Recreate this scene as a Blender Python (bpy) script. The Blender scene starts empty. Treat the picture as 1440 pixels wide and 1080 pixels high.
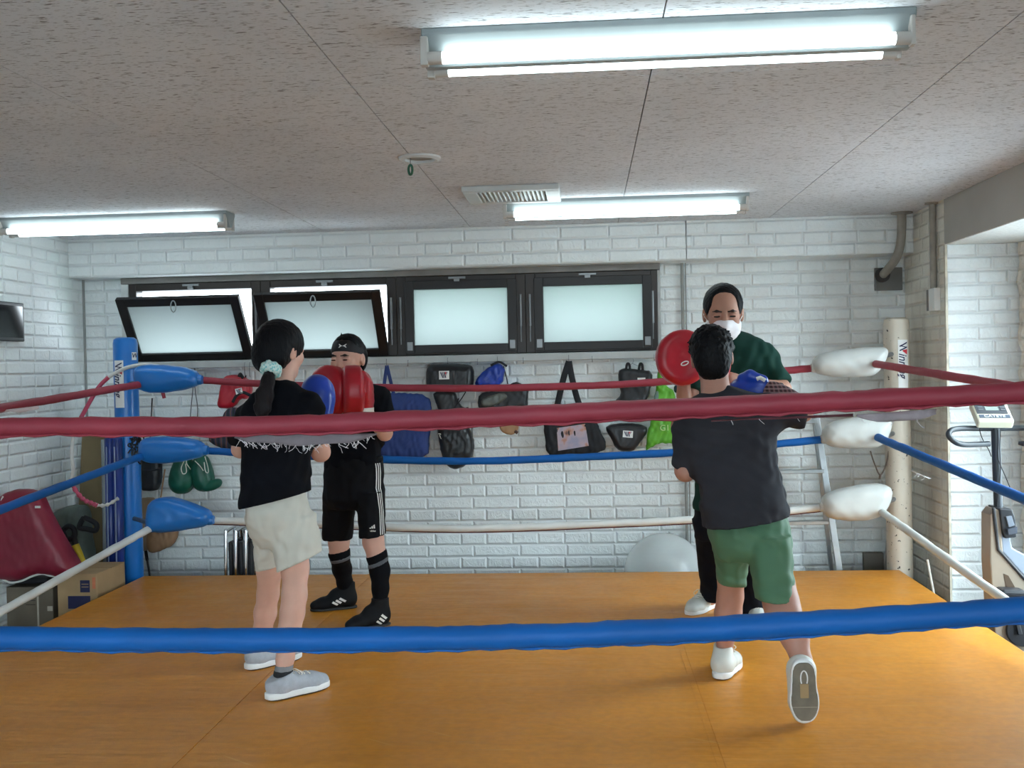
import bpy, bmesh, math, random
import numpy as np
from mathutils import Vector, Matrix

random.seed(7)
SC = bpy.context.scene
COL = SC.collection
PI = math.pi

# ------------------------------------------------------------------ camera
F = 1491.63                                   # focal length in pixels of the 1440 px wide frame
YAW, PITCH, ROLL = [math.radians(a) for a in (4.058, 0.9066, -1.2451)]
EYE = Vector((0.0, 0.0, 1.51))
_fw = Vector((-math.sin(YAW) * math.cos(PITCH), math.cos(YAW) * math.cos(PITCH), -math.sin(PITCH)))
_rt = Vector((math.cos(YAW), math.sin(YAW), 0))
_up = _rt.cross(_fw)
RT = math.cos(ROLL) * _rt + math.sin(ROLL) * _up
UP = -math.sin(ROLL) * _rt + math.cos(ROLL) * _up
FW = _fw
cam_d = bpy.data.cameras.new('camera')
cam = bpy.data.objects.new('camera', cam_d)
COL.objects.link(cam)
cam_d.sensor_width = 36
cam_d.lens = F * 36 / 1440
cam_d.clip_start = 0.05
m = Matrix((RT, UP, -FW)).transposed().to_4x4()
m.translation = EYE
cam.matrix_world = m
SC.camera = cam

# ------------------------------------------------------------------ world, exposure
SC.view_settings.view_transform = 'Standard'
SC.view_settings.look = 'None'
SC.view_settings.gamma = 1
SC.view_settings.use_curve_mapping = False
SC.view_settings.exposure = 1.36
world = bpy.data.worlds.new('world')
SC.world = world
world.use_nodes = True
wn = world.node_tree.nodes
wn['Background'].inputs[0].default_value = (0.80, 0.92, 1.0, 1)
_wt = world.node_tree


def _range(sock, a, b, c, d):
    nd = wn.new('ShaderNodeMapRange')
    nd.interpolation_type = 'SMOOTHSTEP'
    for i, v in enumerate((a, b, c, d)):
        nd.inputs[i + 1].default_value = v
    _wt.links.new(sock, nd.inputs[0])
    return nd.outputs[0]


# overcast sky, brighter on the right-hand side of the building, dull ground below the horizon
_sx = wn.new('ShaderNodeSeparateXYZ')
_wt.links.new(wn.new('ShaderNodeTexCoord').outputs['Generated'], _sx.inputs[0])
_mu = wn.new('ShaderNodeMath')
_mu.operation = 'MULTIPLY'
_wt.links.new(_range(_sx.outputs[0], 0.15, 0.9, 5.2, 8.8), _mu.inputs[0])
_wt.links.new(_range(_sx.outputs[2], -0.06, 0.10, 0.30, 1.0), _mu.inputs[1])
_wt.links.new(_mu.outputs[0], wn['Background'].inputs[1])
TUBE_POWER = 4.0


def at(px, py, Y):
    """world point on the sight line of a pixel at depth Y"""
    d = (px - 720) * RT - (py - 540) * UP + F * FW
    return EYE + d * (Y / d.y)


MATZ = 0.298                                   # top of the ring mat
CEIL = 2.381
WALLY = 6.73


def on(px, py, Z=MATZ):
    d = (px - 720) * RT - (py - 540) * UP + F * FW
    return EYE + d * ((Z - EYE.z) / d.z)


# ------------------------------------------------------------------ materials
def lin(c):
    return tuple(((v / 255) / 12.92 if v / 255 <= 0.04045 else ((v / 255 + 0.055) / 1.055) ** 2.4) for v in c[:3])


class NT:
    def __init__(self, name):
        self.m = bpy.data.materials.new(name)
        self.m.use_nodes = True
        self.t = self.m.node_tree
        self.b = self.t.nodes['Principled BSDF']

    def n(self, kind, **kw):
        nd = self.t.nodes.new(kind)
        for k, v in kw.items():
            if k.startswith('i_'):
                key = k[2:]
                key = int(key) if key.isdigit() else key.replace('_', ' ')
                nd.inputs[key].default_value = v
            else:
                setattr(nd, k, v)
        return nd

    def l(self, a, b):
        self.t.links.new(a, b)

    def math(self, op, a, b=None, clamp=False):
        nd = self.n('ShaderNodeMath', operation=op, use_clamp=clamp)
        for i, v in enumerate((a, b)):
            if v is None:
                continue
            if isinstance(v, (int, float)):
                nd.inputs[i].default_value = v
            else:
                self.l(v, nd.inputs[i])
        return nd.outputs[0]

    def mix(self, fac, a, b):
        nd = self.n('ShaderNodeMix', data_type='RGBA')
        for sock, v in ((nd.inputs[0], fac), (nd.inputs[6], a), (nd.inputs[7], b)):
            if isinstance(v, (int, float)):
                sock.default_value = v
            elif isinstance(v, tuple):
                sock.default_value = (*v, 1)
            else:
                self.l(v, sock)
        return nd.outputs[2]

    def coords(self):
        return self.n('ShaderNodeTexCoord').outputs['Object']

    def noise(self, scale, vec=None, detail=3.0, stretch=None):
        vec = vec or self.coords()
        if stretch:
            mp = self.n('ShaderNodeMapping')
            mp.inputs['Scale'].default_value = stretch
            self.l(vec, mp.inputs[0])
            vec = mp.outputs[0]
        nd = self.n('ShaderNodeTexNoise', i_Scale=scale, i_Detail=detail)
        self.l(vec, nd.inputs['Vector'])
        return nd.outputs[0]

    def ramp(self, x, lo, hi):
        nd = self.n('ShaderNodeMapRange', i_1=lo, i_2=hi)
        nd.clamp = True
        self.l(x, nd.inputs[0])
        return nd.outputs[0]

    def bump(self, h, strength=0.4, dist=0.01):
        nd = self.n('ShaderNodeBump', i_Strength=strength, i_Distance=dist)
        self.l(h, nd.inputs['Height'])
        self.l(nd.outputs[0], self.b.inputs['Normal'])


def MT(name, col, rough=0.6, metal=0.0, var=0.12, vs=9.0, bump=None, spec=0.5, sheen=0.0, coat=0.0):
    """plain procedural material: base colour with a slow noise variation and an optional fine bump"""
    k = NT(name)
    c = lin(col)
    k.b.inputs['Roughness'].default_value = rough
    k.b.inputs['Metallic'].default_value = metal
    k.b.inputs['Specular IOR Level'].default_value = spec
    k.b.inputs['Sheen Weight'].default_value = sheen
    k.b.inputs['Coat Weight'].default_value = coat
    nz = k.noise(vs)
    k.l(k.mix(k.ramp(nz, 0.3, 0.7), tuple(v * (1 - var) for v in c), tuple(min(1, v * (1 + var)) for v in c)), k.b.inputs['Base Color'])
    if bump:
        k.bump(k.noise(bump[0], detail=2.0), bump[1], bump[2] if len(bump) > 2 else 0.004)
    return k.m


MATS = {}


def mat_get(name, *a, **kw):
    if name not in MATS:
        MATS[name] = MT(name, *a, **kw)
    return MATS[name]


# ------------------------------------------------------------------ mesh helpers
class MB:
    def __init__(self):
        self.v, self.f = [], []

    def add(self, vs, fs):
        o = len(self.v)
        self.v += [Vector(p) for p in vs]
        self.f += [[i + o for i in f] for f in fs]
        return self

    def box(self, c, s, rot=None):
        c = Vector(c)
        vs = [Vector((x * s[0] / 2, y * s[1] / 2, z * s[2] / 2)) for x in (-1, 1) for y in (-1, 1) for z in (-1, 1)]
        if rot is not None:
            vs = [rot @ p for p in vs]
        return self.add([p + c for p in vs], [(0, 1, 3, 2), (4, 6, 7, 5), (0, 4, 5, 1), (2, 3, 7, 6), (0, 2, 6, 4), (1, 5, 7, 3)])

    def span(self, a, b):
        a, b = Vector(a), Vector(b)
        return self.box((a + b) / 2, [abs(b[i] - a[i]) for i in range(3)])

    def bar(self, a, b, w, h, up=(0, 0, 1)):
        """rectangular bar from a to b, w across, h along up"""
        a, b = Vector(a), Vector(b)
        x = (b - a).normalized()
        y = Vector(up).cross(x).normalized()
        z = x.cross(y)
        R = Matrix((x, y, z)).transposed()
        return self.box((a + b) / 2, ((b - a).length, w, h), R)

    def tube(self, pts, r, n=10, cap=True, flat=1.0, up=None, prof=None):
        pts = [Vector(p) for p in pts]
        N = len(pts)
        rs = r if isinstance(r, (list, tuple)) else [r] * N
        t = [(pts[min(i + 1, N - 1)] - pts[max(i - 1, 0)]).normalized() for i in range(N)]
        ref = Vector(up) if up else (Vector((0, 0, 1)) if abs(t[0].z) < 0.9 else Vector((1, 0, 0)))
        u = (ref - t[0] * ref.dot(t[0])).normalized()
        vs = []
        for i in range(N):
            if up:
                u = Vector(up)
            u = (u - t[i] * u.dot(t[i])).normalized()
            w = t[i].cross(u)
            for j in range(n):
                a = 2 * PI * j / n
                q = prof[j] if prof else (math.cos(a) * flat, math.sin(a))
                vs.append(pts[i] + (u * q[0] + w * q[1]) * rs[i])
        fs = [(i * n + j, i * n + (j + 1) % n, (i + 1) * n + (j + 1) % n, (i + 1) * n + j) for i in range(N - 1) for j in range(n)]
        if cap:
            fs += [tuple(range(n - 1, -1, -1)), tuple((N - 1) * n + j for j in range(n))]
        return self.add(vs, fs)

    def lathe(self, prof, c, ax=(0, 0, 1), n=24):
        """profile of (radius, height) around the axis ax through c"""
        c, ax = Vector(c), Vector(ax).normalized()
        ref = Vector((1, 0, 0)) if abs(ax.x) < 0.9 else Vector((0, 1, 0))
        u = (ref - ax * ref.dot(ax)).normalized()
        w = ax.cross(u)
        vs, fs = [], []
        for r, h in prof:
            for j in range(n):
                a = 2 * PI * j / n
                vs.append(c + ax * h + (u * math.cos(a) + w * math.sin(a)) * max(r, 1e-4))
        for i in range(len(prof) - 1):
            for j in range(n):
                fs.append((i * n + j, i * n + (j + 1) % n, (i + 1) * n + (j + 1) % n, (i + 1) * n + j))
        fs += [tuple(range(n - 1, -1, -1)), tuple((len(prof) - 1) * n + j for j in range(n))]
        return self.add(vs, fs)

    def prism(self, poly, d):
        """closed polygon of 3-D points swept by the vector d"""
        poly = [Vector(p) for p in poly]
        n = len(poly)
        d = Vector(d)
        return self.add(poly + [p + d for p in poly],
                        [tuple(range(n - 1, -1, -1)), tuple(range(n, 2 * n))] + [(i, (i + 1) % n, n + (i + 1) % n, n + i) for i in range(n)])

    def sheet(self, rows):
        """grid of points"""
        m = len(rows[0])
        return self.add([p for r in rows for p in r],
                        [(i * m + j, i * m + j + 1, (i + 1) * m + j + 1, (i + 1) * m + j) for i in range(len(rows) - 1) for j in range(m - 1)])


ORG = {}


def obj(name, mb, mat, parent=None, smooth=True, bevel=0.0, loc=None, solid=0.0, sub=0, angle=40):
    me = bpy.data.meshes.new(name)
    o = bpy.data.objects.new(name, me)
    COL.objects.link(o)
    if parent is not None:
        org = ORG[parent.name]
        o.parent = parent
    else:
        org = Vector(loc) if loc is not None else Vector((0, 0, 0))
        o.location = org
    ORG[o.name] = org
    if isinstance(mb, MB):
        me.from_pydata([tuple(p - org) for p in mb.v], [], mb.f)
        bm = bmesh.new()
        bm.from_mesh(me)
        bmesh.ops.recalc_face_normals(bm, faces=bm.faces)
        bm.to_mesh(me)
        bm.free()
        if smooth:
            me.shade_smooth()
            me.set_sharp_from_angle(angle=math.radians(angle))
    else:
        v, f = mb
        v = v - np.array(org)
        me.vertices.add(len(v))
        me.vertices.foreach_set('co', v.astype(np.float32).ravel())
        me.loops.add(f.size)
        me.loops.foreach_set('vertex_index', f.astype(np.int32).ravel())
        me.polygons.add(len(f))
        me.polygons.foreach_set('loop_start', np.arange(0, f.size, 4, dtype=np.int32))
        me.update(calc_edges=True)
        me.validate()
        me.shade_smooth()
    for x in (mat if isinstance(mat, (list, tuple)) else [mat]):
        me.materials.append(x)
    if solid:
        md = o.modifiers.new('thickness', 'SOLIDIFY')
        md.thickness = solid
        md.offset = 0
    if bevel:
        md = o.modifiers.new('edges', 'BEVEL')
        md.width = bevel
        md.segments = 2
        md.limit_method = 'ANGLE'
        md.angle_limit = math.radians(40)
    if sub:
        md = o.modifiers.new('round', 'SUBSURF')
        md.levels = md.render_levels = sub
    return o


def tag(o, label, cat, group=None):
    o['label'] = label
    o['category'] = cat
    if group:
        o['group'] = group
    return o


def thing(name, label, cat, loc, group=None):
    o = bpy.data.objects.new(name, None)
    COL.objects.link(o)
    o.location = Vector(loc)
    o.empty_display_size = 0.05
    ORG[o.name] = Vector(loc)
    return tag(o, label, cat, group)


def struct(o):
    o['kind'] = 'structure'
    return o


def text_mb(s, size, org, xd, yd, shear=0.0, depth=0.0015, wrap=None, align='CENTER', sx=1.0):
    """lettering as mesh: placed at org, running along xd, upright along yd"""
    cu = bpy.data.curves.new('lettering', 'FONT')
    cu.body = s
    cu.size = size
    cu.shear = shear
    cu.align_x = align
    cu.align_y = 'CENTER'
    cu.extrude = depth / 2
    cu.offset = size * 0.012
    ob = bpy.data.objects.new('lettering', cu)
    me = bpy.data.meshes.new_from_object(ob)
    xd, yd, org = Vector(xd).normalized(), Vector(yd).normalized(), Vector(org)
    zd = xd.cross(yd)
    mb = MB()
    vs = []
    for p in me.vertices:
        x, y, z = p.co.x * sx, p.co.y, p.co.z
        vs.append(wrap(x, y, z) if wrap else org + xd * x + yd * y + zd * z)
    mb.add(vs, [list(p.vertices) for p in me.polygons])
    bpy.data.objects.remove(ob)
    bpy.data.curves.remove(cu)
    bpy.data.meshes.remove(me)
    return mb


def curve_pts(ctrl, n=8):
    """Catmull-Rom through the control points"""
    P = [Vector(p) for p in ctrl]
    P = [2 * P[0] - P[1]] + P + [2 * P[-1] - P[-2]]
    out = []
    for i in range(1, len(P) - 2):
        for j in range(n):
            t = j / n
            a, b, c, d = P[i - 1], P[i], P[i + 1], P[i + 2]
            out.append(0.5 * ((2 * b) + (c - a) * t + (2 * a - 5 * b + 4 * c - d) * t * t + (3 * b - a - 3 * c + d) * t ** 3))
    out.append(P[-2])
    return out


# ------------------------------------------------------------------ soft solids (distance fields turned into one smooth mesh)
def smin(a, b, k):
    if k <= 0:
        return np.minimum(a, b)
    h = np.maximum(k - np.abs(a - b), 0) / k
    return np.minimum(a, b) - h * h * k * 0.25


class Vox:
    def __init__(self, lo, hi, h=0.008, fine=None, frame=None):
        """fine = {axis: (from, to, step)}: finer slices in that range; frame = (origin, X, Y, Z) of the local axes"""
        self.lo, self.hi = np.array(lo, float), np.array(hi, float)
        self.ax = [np.arange(self.lo[i], self.hi[i] + h, h) for i in range(3)]
        for i, (z0, z1, s) in (fine or {}).items():
            z = self.ax[i]
            self.ax[i] = np.concatenate([z[z < z0 - s], np.arange(z0, z1, s), z[z > z1 + s * 0.5]])
        self.d = np.full([len(a) for a in self.ax], 0.2, np.float32)
        self.frame = frame
        self.late = []

    def blank(self):
        q = Vox.__new__(Vox)
        q.lo, q.hi, q.ax, q.frame, q.late = self.lo, self.hi, self.ax, self.frame, []
        q.d = np.full(self.d.shape, 0.2, np.float32)
        return q

    def merge(self, other, k=0.01):
        self.d = smin(self.d, other.d, k)
        return self

    def loc(self, lo, hi):
        sl = tuple(slice(max(0, np.searchsorted(self.ax[i], lo[i]) - 1), np.searchsorted(self.ax[i], hi[i]) + 1) for i in range(3))
        x, y, z = (self.ax[i][sl[i]].astype(np.float32) for i in range(3))
        return sl, x[:, None, None], y[None, :, None], z[None, None, :]

    def put(self, fn, lo, hi, k=0.0, op='add'):
        sl, x, y, z = self.loc(np.array(lo) - k - 0.02, np.array(hi) + k + 0.02)
        if 0 in self.d[sl].shape:
            return self
        q = fn(x, y, z)
        if op == 'add':
            self.d[sl] = smin(self.d[sl], q, k)
        elif op == 'sub':
            self.d[sl] = -smin(-self.d[sl], q, k)
        return self

    def cap(self, a, b, ra, rb=None, k=0.015, flat=None, op='add'):
        a, b = np.array(a, float), np.array(b, float)
        rb = ra if rb is None else rb
        ab = b - a
        L2 = max(float(ab @ ab), 1e-9)
        R = max(ra, rb)

        def fn(x, y, z):
            px, py, pz = x - a[0], y - a[1], z - a[2]
            t = np.clip((px * ab[0] + py * ab[1] + pz * ab[2]) / L2, 0, 1)
            qx, qy, qz = px - t * ab[0], py - t * ab[1], pz - t * ab[2]
            s = qx * qx + qy * qy + qz * qz
            if flat:
                n, f = np.array(flat[0], float), flat[1]
                n = n / np.linalg.norm(n)
                w = qx * n[0] + qy * n[1] + qz * n[2]
                s = s + w * w * (f * f - 1)
            return np.sqrt(s) - (ra + (rb - ra) * t)
        return self.put(fn, np.minimum(a, b) - R, np.maximum(a, b) + R, k, op)

    def chain(self, pts, rs, k=0.012, flat=None):
        for i in range(len(pts) - 1):
            self.cap(pts[i], pts[i + 1], rs[i], rs[i + 1], k, flat)
        return self

    def ell(self, c, r, R=None, k=0.015, op='add'):
        c, r = np.array(c, float), np.array(r, float)
        R = np.eye(3) if R is None else np.array(R, float)      # columns = local axes
        m_ = float(r.max())

        def fn(x, y, z):
            p = (x - c[0], y - c[1], z - c[2])
            q = [(p[0] * R[0, i] + p[1] * R[1, i] + p[2] * R[2, i]) for i in range(3)]
            k0 = np.sqrt(sum((q[i] / r[i]) ** 2 for i in range(3)))
            k1 = np.sqrt(sum((q[i] / r[i] ** 2) ** 2 for i in range(3))) + 1e-6
            return k0 * (k0 - 1) / k1
        return self.put(fn, c - m_, c + m_, k, op)

    def rbox(self, c, hs, rr, R=None, k=0.01, op='add'):
        c, hs = np.array(c, float), np.array(hs, float)
        R = np.eye(3) if R is None else np.array(R, float)
        m_ = float(np.linalg.norm(hs))

        def fn(x, y, z):
            p = (x - c[0], y - c[1], z - c[2])
            q = [np.abs(p[0] * R[0, i] + p[1] * R[1, i] + p[2] * R[2, i]) - (hs[i] - rr) for i in range(3)]
            out = np.sqrt(sum(np.maximum(v, 0) ** 2 for v in q))
            return out + np.minimum(np.maximum(np.maximum(q[0], q[1]), q[2]), 0) - rr
        return self.put(fn, c - m_, c + m_, k, op)

    def col(self, st, k=0.02, p=2.2, cut=True):
        """upright column through stations (centre, half width x, half width y)"""
        st = sorted(st, key=lambda s: s[0][2])
        zz = np.array([s[0][2] for s in st])
        A = np.array([[s[0][0], s[0][1], s[1], s[2]] for s in st])
        lo = np.array([(A[:, 0] - A[:, 2]).min(), (A[:, 1] - A[:, 3]).min(), zz[0]])
        hi = np.array([(A[:, 0] + A[:, 2]).max(), (A[:, 1] + A[:, 3]).max(), zz[-1]])

        def fn(x, y, z):
            z1 = z.ravel()
            cx, cy, rx, ry = (np.interp(z1, zz, A[:, i])[None, None, :] for i in range(4))
            q = (np.abs((x - cx) / rx) ** p + np.abs((y - cy) / ry) ** p) ** (1 / p)
            d = (q - 1) * np.minimum(rx, ry)
            return np.maximum(d, np.maximum(z - zz[-1], zz[0] - z)) if cut else d
        return self.put(fn, lo, hi, k)

    def cut(self, pt, n, lo=None, hi=None, late=False):
        """remove everything on the side n points to (late: after the folds are pressed in)"""
        if late:
            self.late.append((pt, n, lo, hi))
            return self
        n = np.array(n, float)
        n = n / np.linalg.norm(n)
        sl, x, y, z = self.loc(self.lo if lo is None else lo, self.hi if hi is None else hi)
        self.d[sl] = np.maximum(self.d[sl], (x - pt[0]) * n[0] + (y - pt[1]) * n[1] + (z - pt[2]) * n[2])
        return self

    def wr(self, amp, waves, seed=1, lo=None, hi=None):
        """folds: sums of bent sine waves; waves = list of (direction, wavelength)"""
        rnd = np.random.RandomState(seed)
        sl, x, y, z = self.loc(self.lo if lo is None else lo, self.hi if hi is None else hi)
        s = 0
        for dv, wl in waves:
            dv = np.array(dv, float)
            dv = dv / np.linalg.norm(dv) * 2 * PI / wl
            e = rnd.randn(3) * 2 * PI / (wl * 5)
            ph = rnd.rand(2) * 6
            s = s + np.sin(x * dv[0] + y * dv[1] + z * dv[2] + ph[0] + 2.0 * np.sin(x * e[0] + y * e[1] + z * e[2] + ph[1]))
        self.d[sl] = self.d[sl] + (amp * s / len(waves)).astype(np.float32)
        return self

    def pillow(self, poly, c, t, w, k=0.0, flat=0.0):
        """cushion over a polygon in the local x-z plane: half thickness t at the middle (y=c), rounding in over w from the outline"""
        P = np.array(poly, float)
        lo = np.array([P[:, 0].min(), c - t, P[:, 1].min()])
        hi = np.array([P[:, 0].max(), c + t, P[:, 1].max()])

        def fn(x, y, z):
            sd = poly_sd(P, x[:, 0, 0], z[0, 0, :])[:, None, :]
            u = np.clip(-sd / w, 0, 1)
            th = t * (flat + (1 - flat) * np.sqrt(np.maximum(1 - (1 - u) ** 2, 0)))
            ins = np.maximum(np.abs(y - c) - th, sd)
            outs = np.sqrt(sd ** 2 + np.maximum(np.abs(y - c) - t * flat, 0) ** 2)
            return np.where(sd < 0, ins, outs)
        return self.put(fn, lo, hi, k)

    def mesh(self, smooth=2):
        for c_ in self.late:
            self.cut(*c_)
        d = self.d.copy()
        d[0], d[-1] = 0.2, 0.2
        d[:, 0], d[:, -1] = 0.2, 0.2
        d[:, :, 0], d[:, :, -1] = 0.2, 0.2
        s = d < 0
        nx, ny, nz = d.shape
        cnt = np.zeros((nx - 1, ny - 1, nz - 1), np.int8)
        for i in (0, 1):
            for j in (0, 1):
                for l in (0, 1):
                    cnt += s[i:nx - 1 + i, j:ny - 1 + j, l:nz - 1 + l]
        act = (cnt > 0) & (cnt < 8)
        I = np.argwhere(act)
        idx = np.full(act.shape, -1, np.int32)
        idx[act] = np.arange(len(I))
        acc = np.zeros((len(I), 3))
        num = np.zeros(len(I))
        ax = self.ax
        cs = [(i, j, l) for i in (0, 1) for j in (0, 1) for l in (0, 1)]
        for a in cs:
            for b in cs:
                df = [b[q] - a[q] for q in range(3)]
                if sum(df) != 1 or min(df) < 0:
                    continue
                A = [I[:, q] + a[q] for q in range(3)]
                B = [I[:, q] + b[q] for q in range(3)]
                da, db = d[A[0], A[1], A[2]], d[B[0], B[1], B[2]]
                mk = (da < 0) != (db < 0)
                t = np.where(mk, da / np.where(mk, da - db, 1), 0)
                for q in range(3):
                    pa, pb = ax[q][A[q]], ax[q][B[q]]
                    acc[:, q] += mk * (pa + (pb - pa) * t)
                num += mk
        v = acc / num[:, None]
        quads = []
        for q in range(3):
            r, u = (q + 1) % 3, (q + 2) % 3
            s0 = [slice(None)] * 3
            s1 = [slice(None)] * 3
            s0[q], s1[q] = slice(0, -1), slice(1, None)
            a, b = s[tuple(s0)], s[tuple(s1)]
            E = np.argwhere(a != b)
            flip = a[E[:, 0], E[:, 1], E[:, 2]]
            c = []
            for dr, du in ((0, 0), (1, 0), (1, 1), (0, 1)):
                T = E.copy()
                T[:, r] -= dr
                T[:, u] -= du
                c.append(idx[T[:, 0], T[:, 1], T[:, 2]])
            Q = np.stack(c, 1)
            Q = np.where(flip[:, None], Q, Q[:, ::-1])
            quads.append(Q)
        f = np.concatenate(quads)
        f = f[(f >= 0).all(1)]
        e = np.concatenate([f[:, [0, 1]], f[:, [1, 2]], f[:, [2, 3]], f[:, [3, 0]]])
        for _ in range(smooth):
            sm = np.zeros_like(v)
            n_ = np.bincount(e[:, 0], minlength=len(v)).astype(float)
            for q in range(3):
                sm[:, q] = np.bincount(e[:, 0], v[e[:, 1], q], minlength=len(v))
            v = v * 0.5 + 0.5 * sm / np.maximum(n_, 1)[:, None]
        if self.frame is not None:
            o, X, Y, Z = [np.array(w_, float) for w_ in self.frame]
            v = o + v[:, :1] * X + v[:, 1:2] * Y + v[:, 2:3] * Z
            if np.linalg.det(np.array([X, Y, Z])) < 0:
                f = f[:, ::-1]
        return v, f


def poly_sd(P, xs, zs):
    """signed distance to a polygon on the grid xs by zs"""
    X, Z = np.meshgrid(xs, zs, indexing='ij')
    d = np.full(X.shape, 1e9)
    ins = np.zeros(X.shape, bool)
    n = len(P)
    for i in range(n):
        a, b = P[i], P[(i + 1) % n]
        e = b - a
        wx, wz = X - a[0], Z - a[1]
        t = np.clip((wx * e[0] + wz * e[1]) / max(e @ e, 1e-12), 0, 1)
        d = np.minimum(d, (wx - e[0] * t) ** 2 + (wz - e[1] * t) ** 2)
        c = ((a[1] > Z) != (b[1] > Z))
        xi = a[0] + (Z - a[1]) / (b[1] - a[1] + 1e-12) * (b[0] - a[0])
        ins ^= c & (X < xi)
    d = np.sqrt(d)
    return np.where(ins, -d, d)


def chaikin(P, n=2, closed=True):
    P = [np.array(p, float) for p in P]
    for _ in range(n):
        Q = []
        for i in range(len(P)):
            a, b = P[i], P[(i + 1) % len(P)]
            Q += [a * 0.75 + b * 0.25, a * 0.25 + b * 0.75]
        P = Q
    return P


def bag_mesh(pix, Y, t, w, wrinkle=None, h=0.005, rounds=1, flat=0.25, seed=3):
    """soft bag hanging in a plane of depth Y, outlined by picture points, half thickness t"""
    P = [at(x, y, Y) for x, y in pix]
    P = chaikin([(p.x, p.z) for p in P], rounds)
    A = np.array(P)
    V = Vox((A[:, 0].min() - .02, Y - t - .02, A[:, 1].min() - .02), (A[:, 0].max() + .02, Y + t + .02, A[:, 1].max() + .02), h)
    V.pillow(P, Y, t, w, flat=flat)
    if wrinkle:
        V.wr(wrinkle, [((1, 0, .25), .05), ((.6, 0, 1), .09), ((1, 0, -.5), .035)], seed)
    return V.mesh(2)


from mathutils.bvhtree import BVHTree


def pxbox(x0, y0, x1, y1, Y0, Y1, m=.03):
    """world bounds of a picture rectangle between two depths"""
    A = np.array([list(at(x, y, Y)) for x in (x0, x1) for y in (y0, y1) for Y in (Y0, Y1)])
    return A.min(0) - m, A.max(0) + m


def bvh(vf):
    return BVHTree.FromPolygons([tuple(p) for p in vf[0]], [tuple(int(i) for i in q) for q in vf[1]])


def project(tree, pts, d, off=0.0015):
    """lay flat points onto a surface along d"""
    d = Vector(d).normalized()
    out = []
    for p in pts:
        h = tree.ray_cast(Vector(p) - d * .3, d, .6)
        out.append((h[0] - d * off) if h[0] is not None else Vector(p))
    return out


def decal(name, tree, quad, d, mat, parent, nu=6, nv=6, off=0.0018):
    """patch with four corners laid onto a surface"""
    a, b, c, e = [Vector(q) for q in quad]
    rows = []
    for i in range(nv + 1):
        t = i / nv
        l, r = a.lerp(e, t), b.lerp(c, t)
        rows.append(project(tree, [l.lerp(r, j / nu) for j in range(nu + 1)], d, off))
    return obj(name, MB().sheet(rows), mat, parent)
# ------------------------------------------------------------------ the room
XL, XR, XW = -3.276, 1.973, 2.41
YE = 5.997                                     # where the right wall steps back into the window bay
YB = 6.544                                     # face of the beam over the windows
ZB, ZS = 2.139, 2.134
YF = -3.0


def brick_material(name, col, dirt=0.0, blotch_x=None):
    k = NT(name)
    co = k.coords()
    sp = k.n('ShaderNodeSeparateXYZ')
    k.l(co, sp.inputs[0])
    ge = k.n('ShaderNodeNewGeometry')
    sn = k.n('ShaderNodeSeparateXYZ')
    k.l(ge.outputs['True Normal'], sn.inputs[0])
    u = k.math('ADD', k.math('MULTIPLY', sp.outputs[0], k.math('ABSOLUTE', sn.outputs[1])),
               k.math('MULTIPLY', sp.outputs[1], k.math('ABSOLUTE', sn.outputs[0])))
    cb = k.n('ShaderNodeCombineXYZ')
    k.l(u, cb.inputs[0])
    k.l(sp.outputs[2], cb.inputs[1])
    k.l(u, cb.inputs[2])
    wob = k.n('ShaderNodeTexNoise', i_Scale=5.0)
    k.l(cb.outputs[0], wob.inputs['Vector'])
    ma = k.n('ShaderNodeVectorMath', operation='MULTIPLY_ADD')
    k.l(wob.outputs[1], ma.inputs[0])
    ma.inputs[1].default_value = (0.006, 0.006, 0)
    k.l(cb.outputs[0], ma.inputs[2])
    br = k.n('ShaderNodeTexBrick', offset=0.5, squash=1.8, squash_frequency=2)
    br.inputs['Color1'].default_value = (0.2, 0.2, 0.2, 1)
    br.inputs['Color2'].default_value = (1, 1, 1, 1)
    br.inputs['Scale'].default_value = 1
    br.inputs['Brick Width'].default_value = 0.165
    br.inputs['Row Height'].default_value = 0.0765
    br.inputs['Mortar Size'].default_value = 0.014
    br.inputs['Mortar Smooth'].default_value = 1.0
    k.l(ma.outputs[0], br.inputs['Vector'])
    face = k.math('SUBTRACT', 1.0, br.outputs['Fac'])
    rock = k.n('ShaderNodeTexNoise', i_Scale=26.0, i_Detail=5.0, i_Roughness=0.6, i_Distortion=1.4)
    k.l(cb.outputs[0], rock.inputs['Vector'])
    rock2 = k.n('ShaderNodeTexVoronoi', i_Scale=22.0, feature='SMOOTH_F1')
    k.l(ma.outputs[0], rock2.inputs['Vector'])
    rr = k.math('ADD', k.math('MULTIPLY', rock.outputs[0], 0.9), k.math('MULTIPLY', rock2.outputs[0], 0.35))
    h = k.math('ADD', k.math('MULTIPLY', face, 0.75), k.math('MULTIPLY', k.math('MULTIPLY', face, rr), 1.25))
    k.bump(h, 0.75, 0.0085)
    c = lin(col)
    base = k.mix(k.math('MULTIPLY', br.outputs['Fac'], 0.10), c, tuple(v * 0.75 for v in c))
    if dirt:
        st = k.ramp(k.noise(3.2, co, 5.0, (1, 1, 0.35)), 0.48, 0.75)
        if blotch_x is not None:
            st = k.math('MULTIPLY', st, k.ramp(sp.outputs[0], blotch_x[0], blotch_x[1]))
        base = k.mix(k.math('MULTIPLY', st, dirt), base, lin((120, 92, 62)))
    k.l(base, k.b.inputs['Base Color'])
    k.b.inputs['Roughness'].default_value = 0.5
    return k.m


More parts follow.
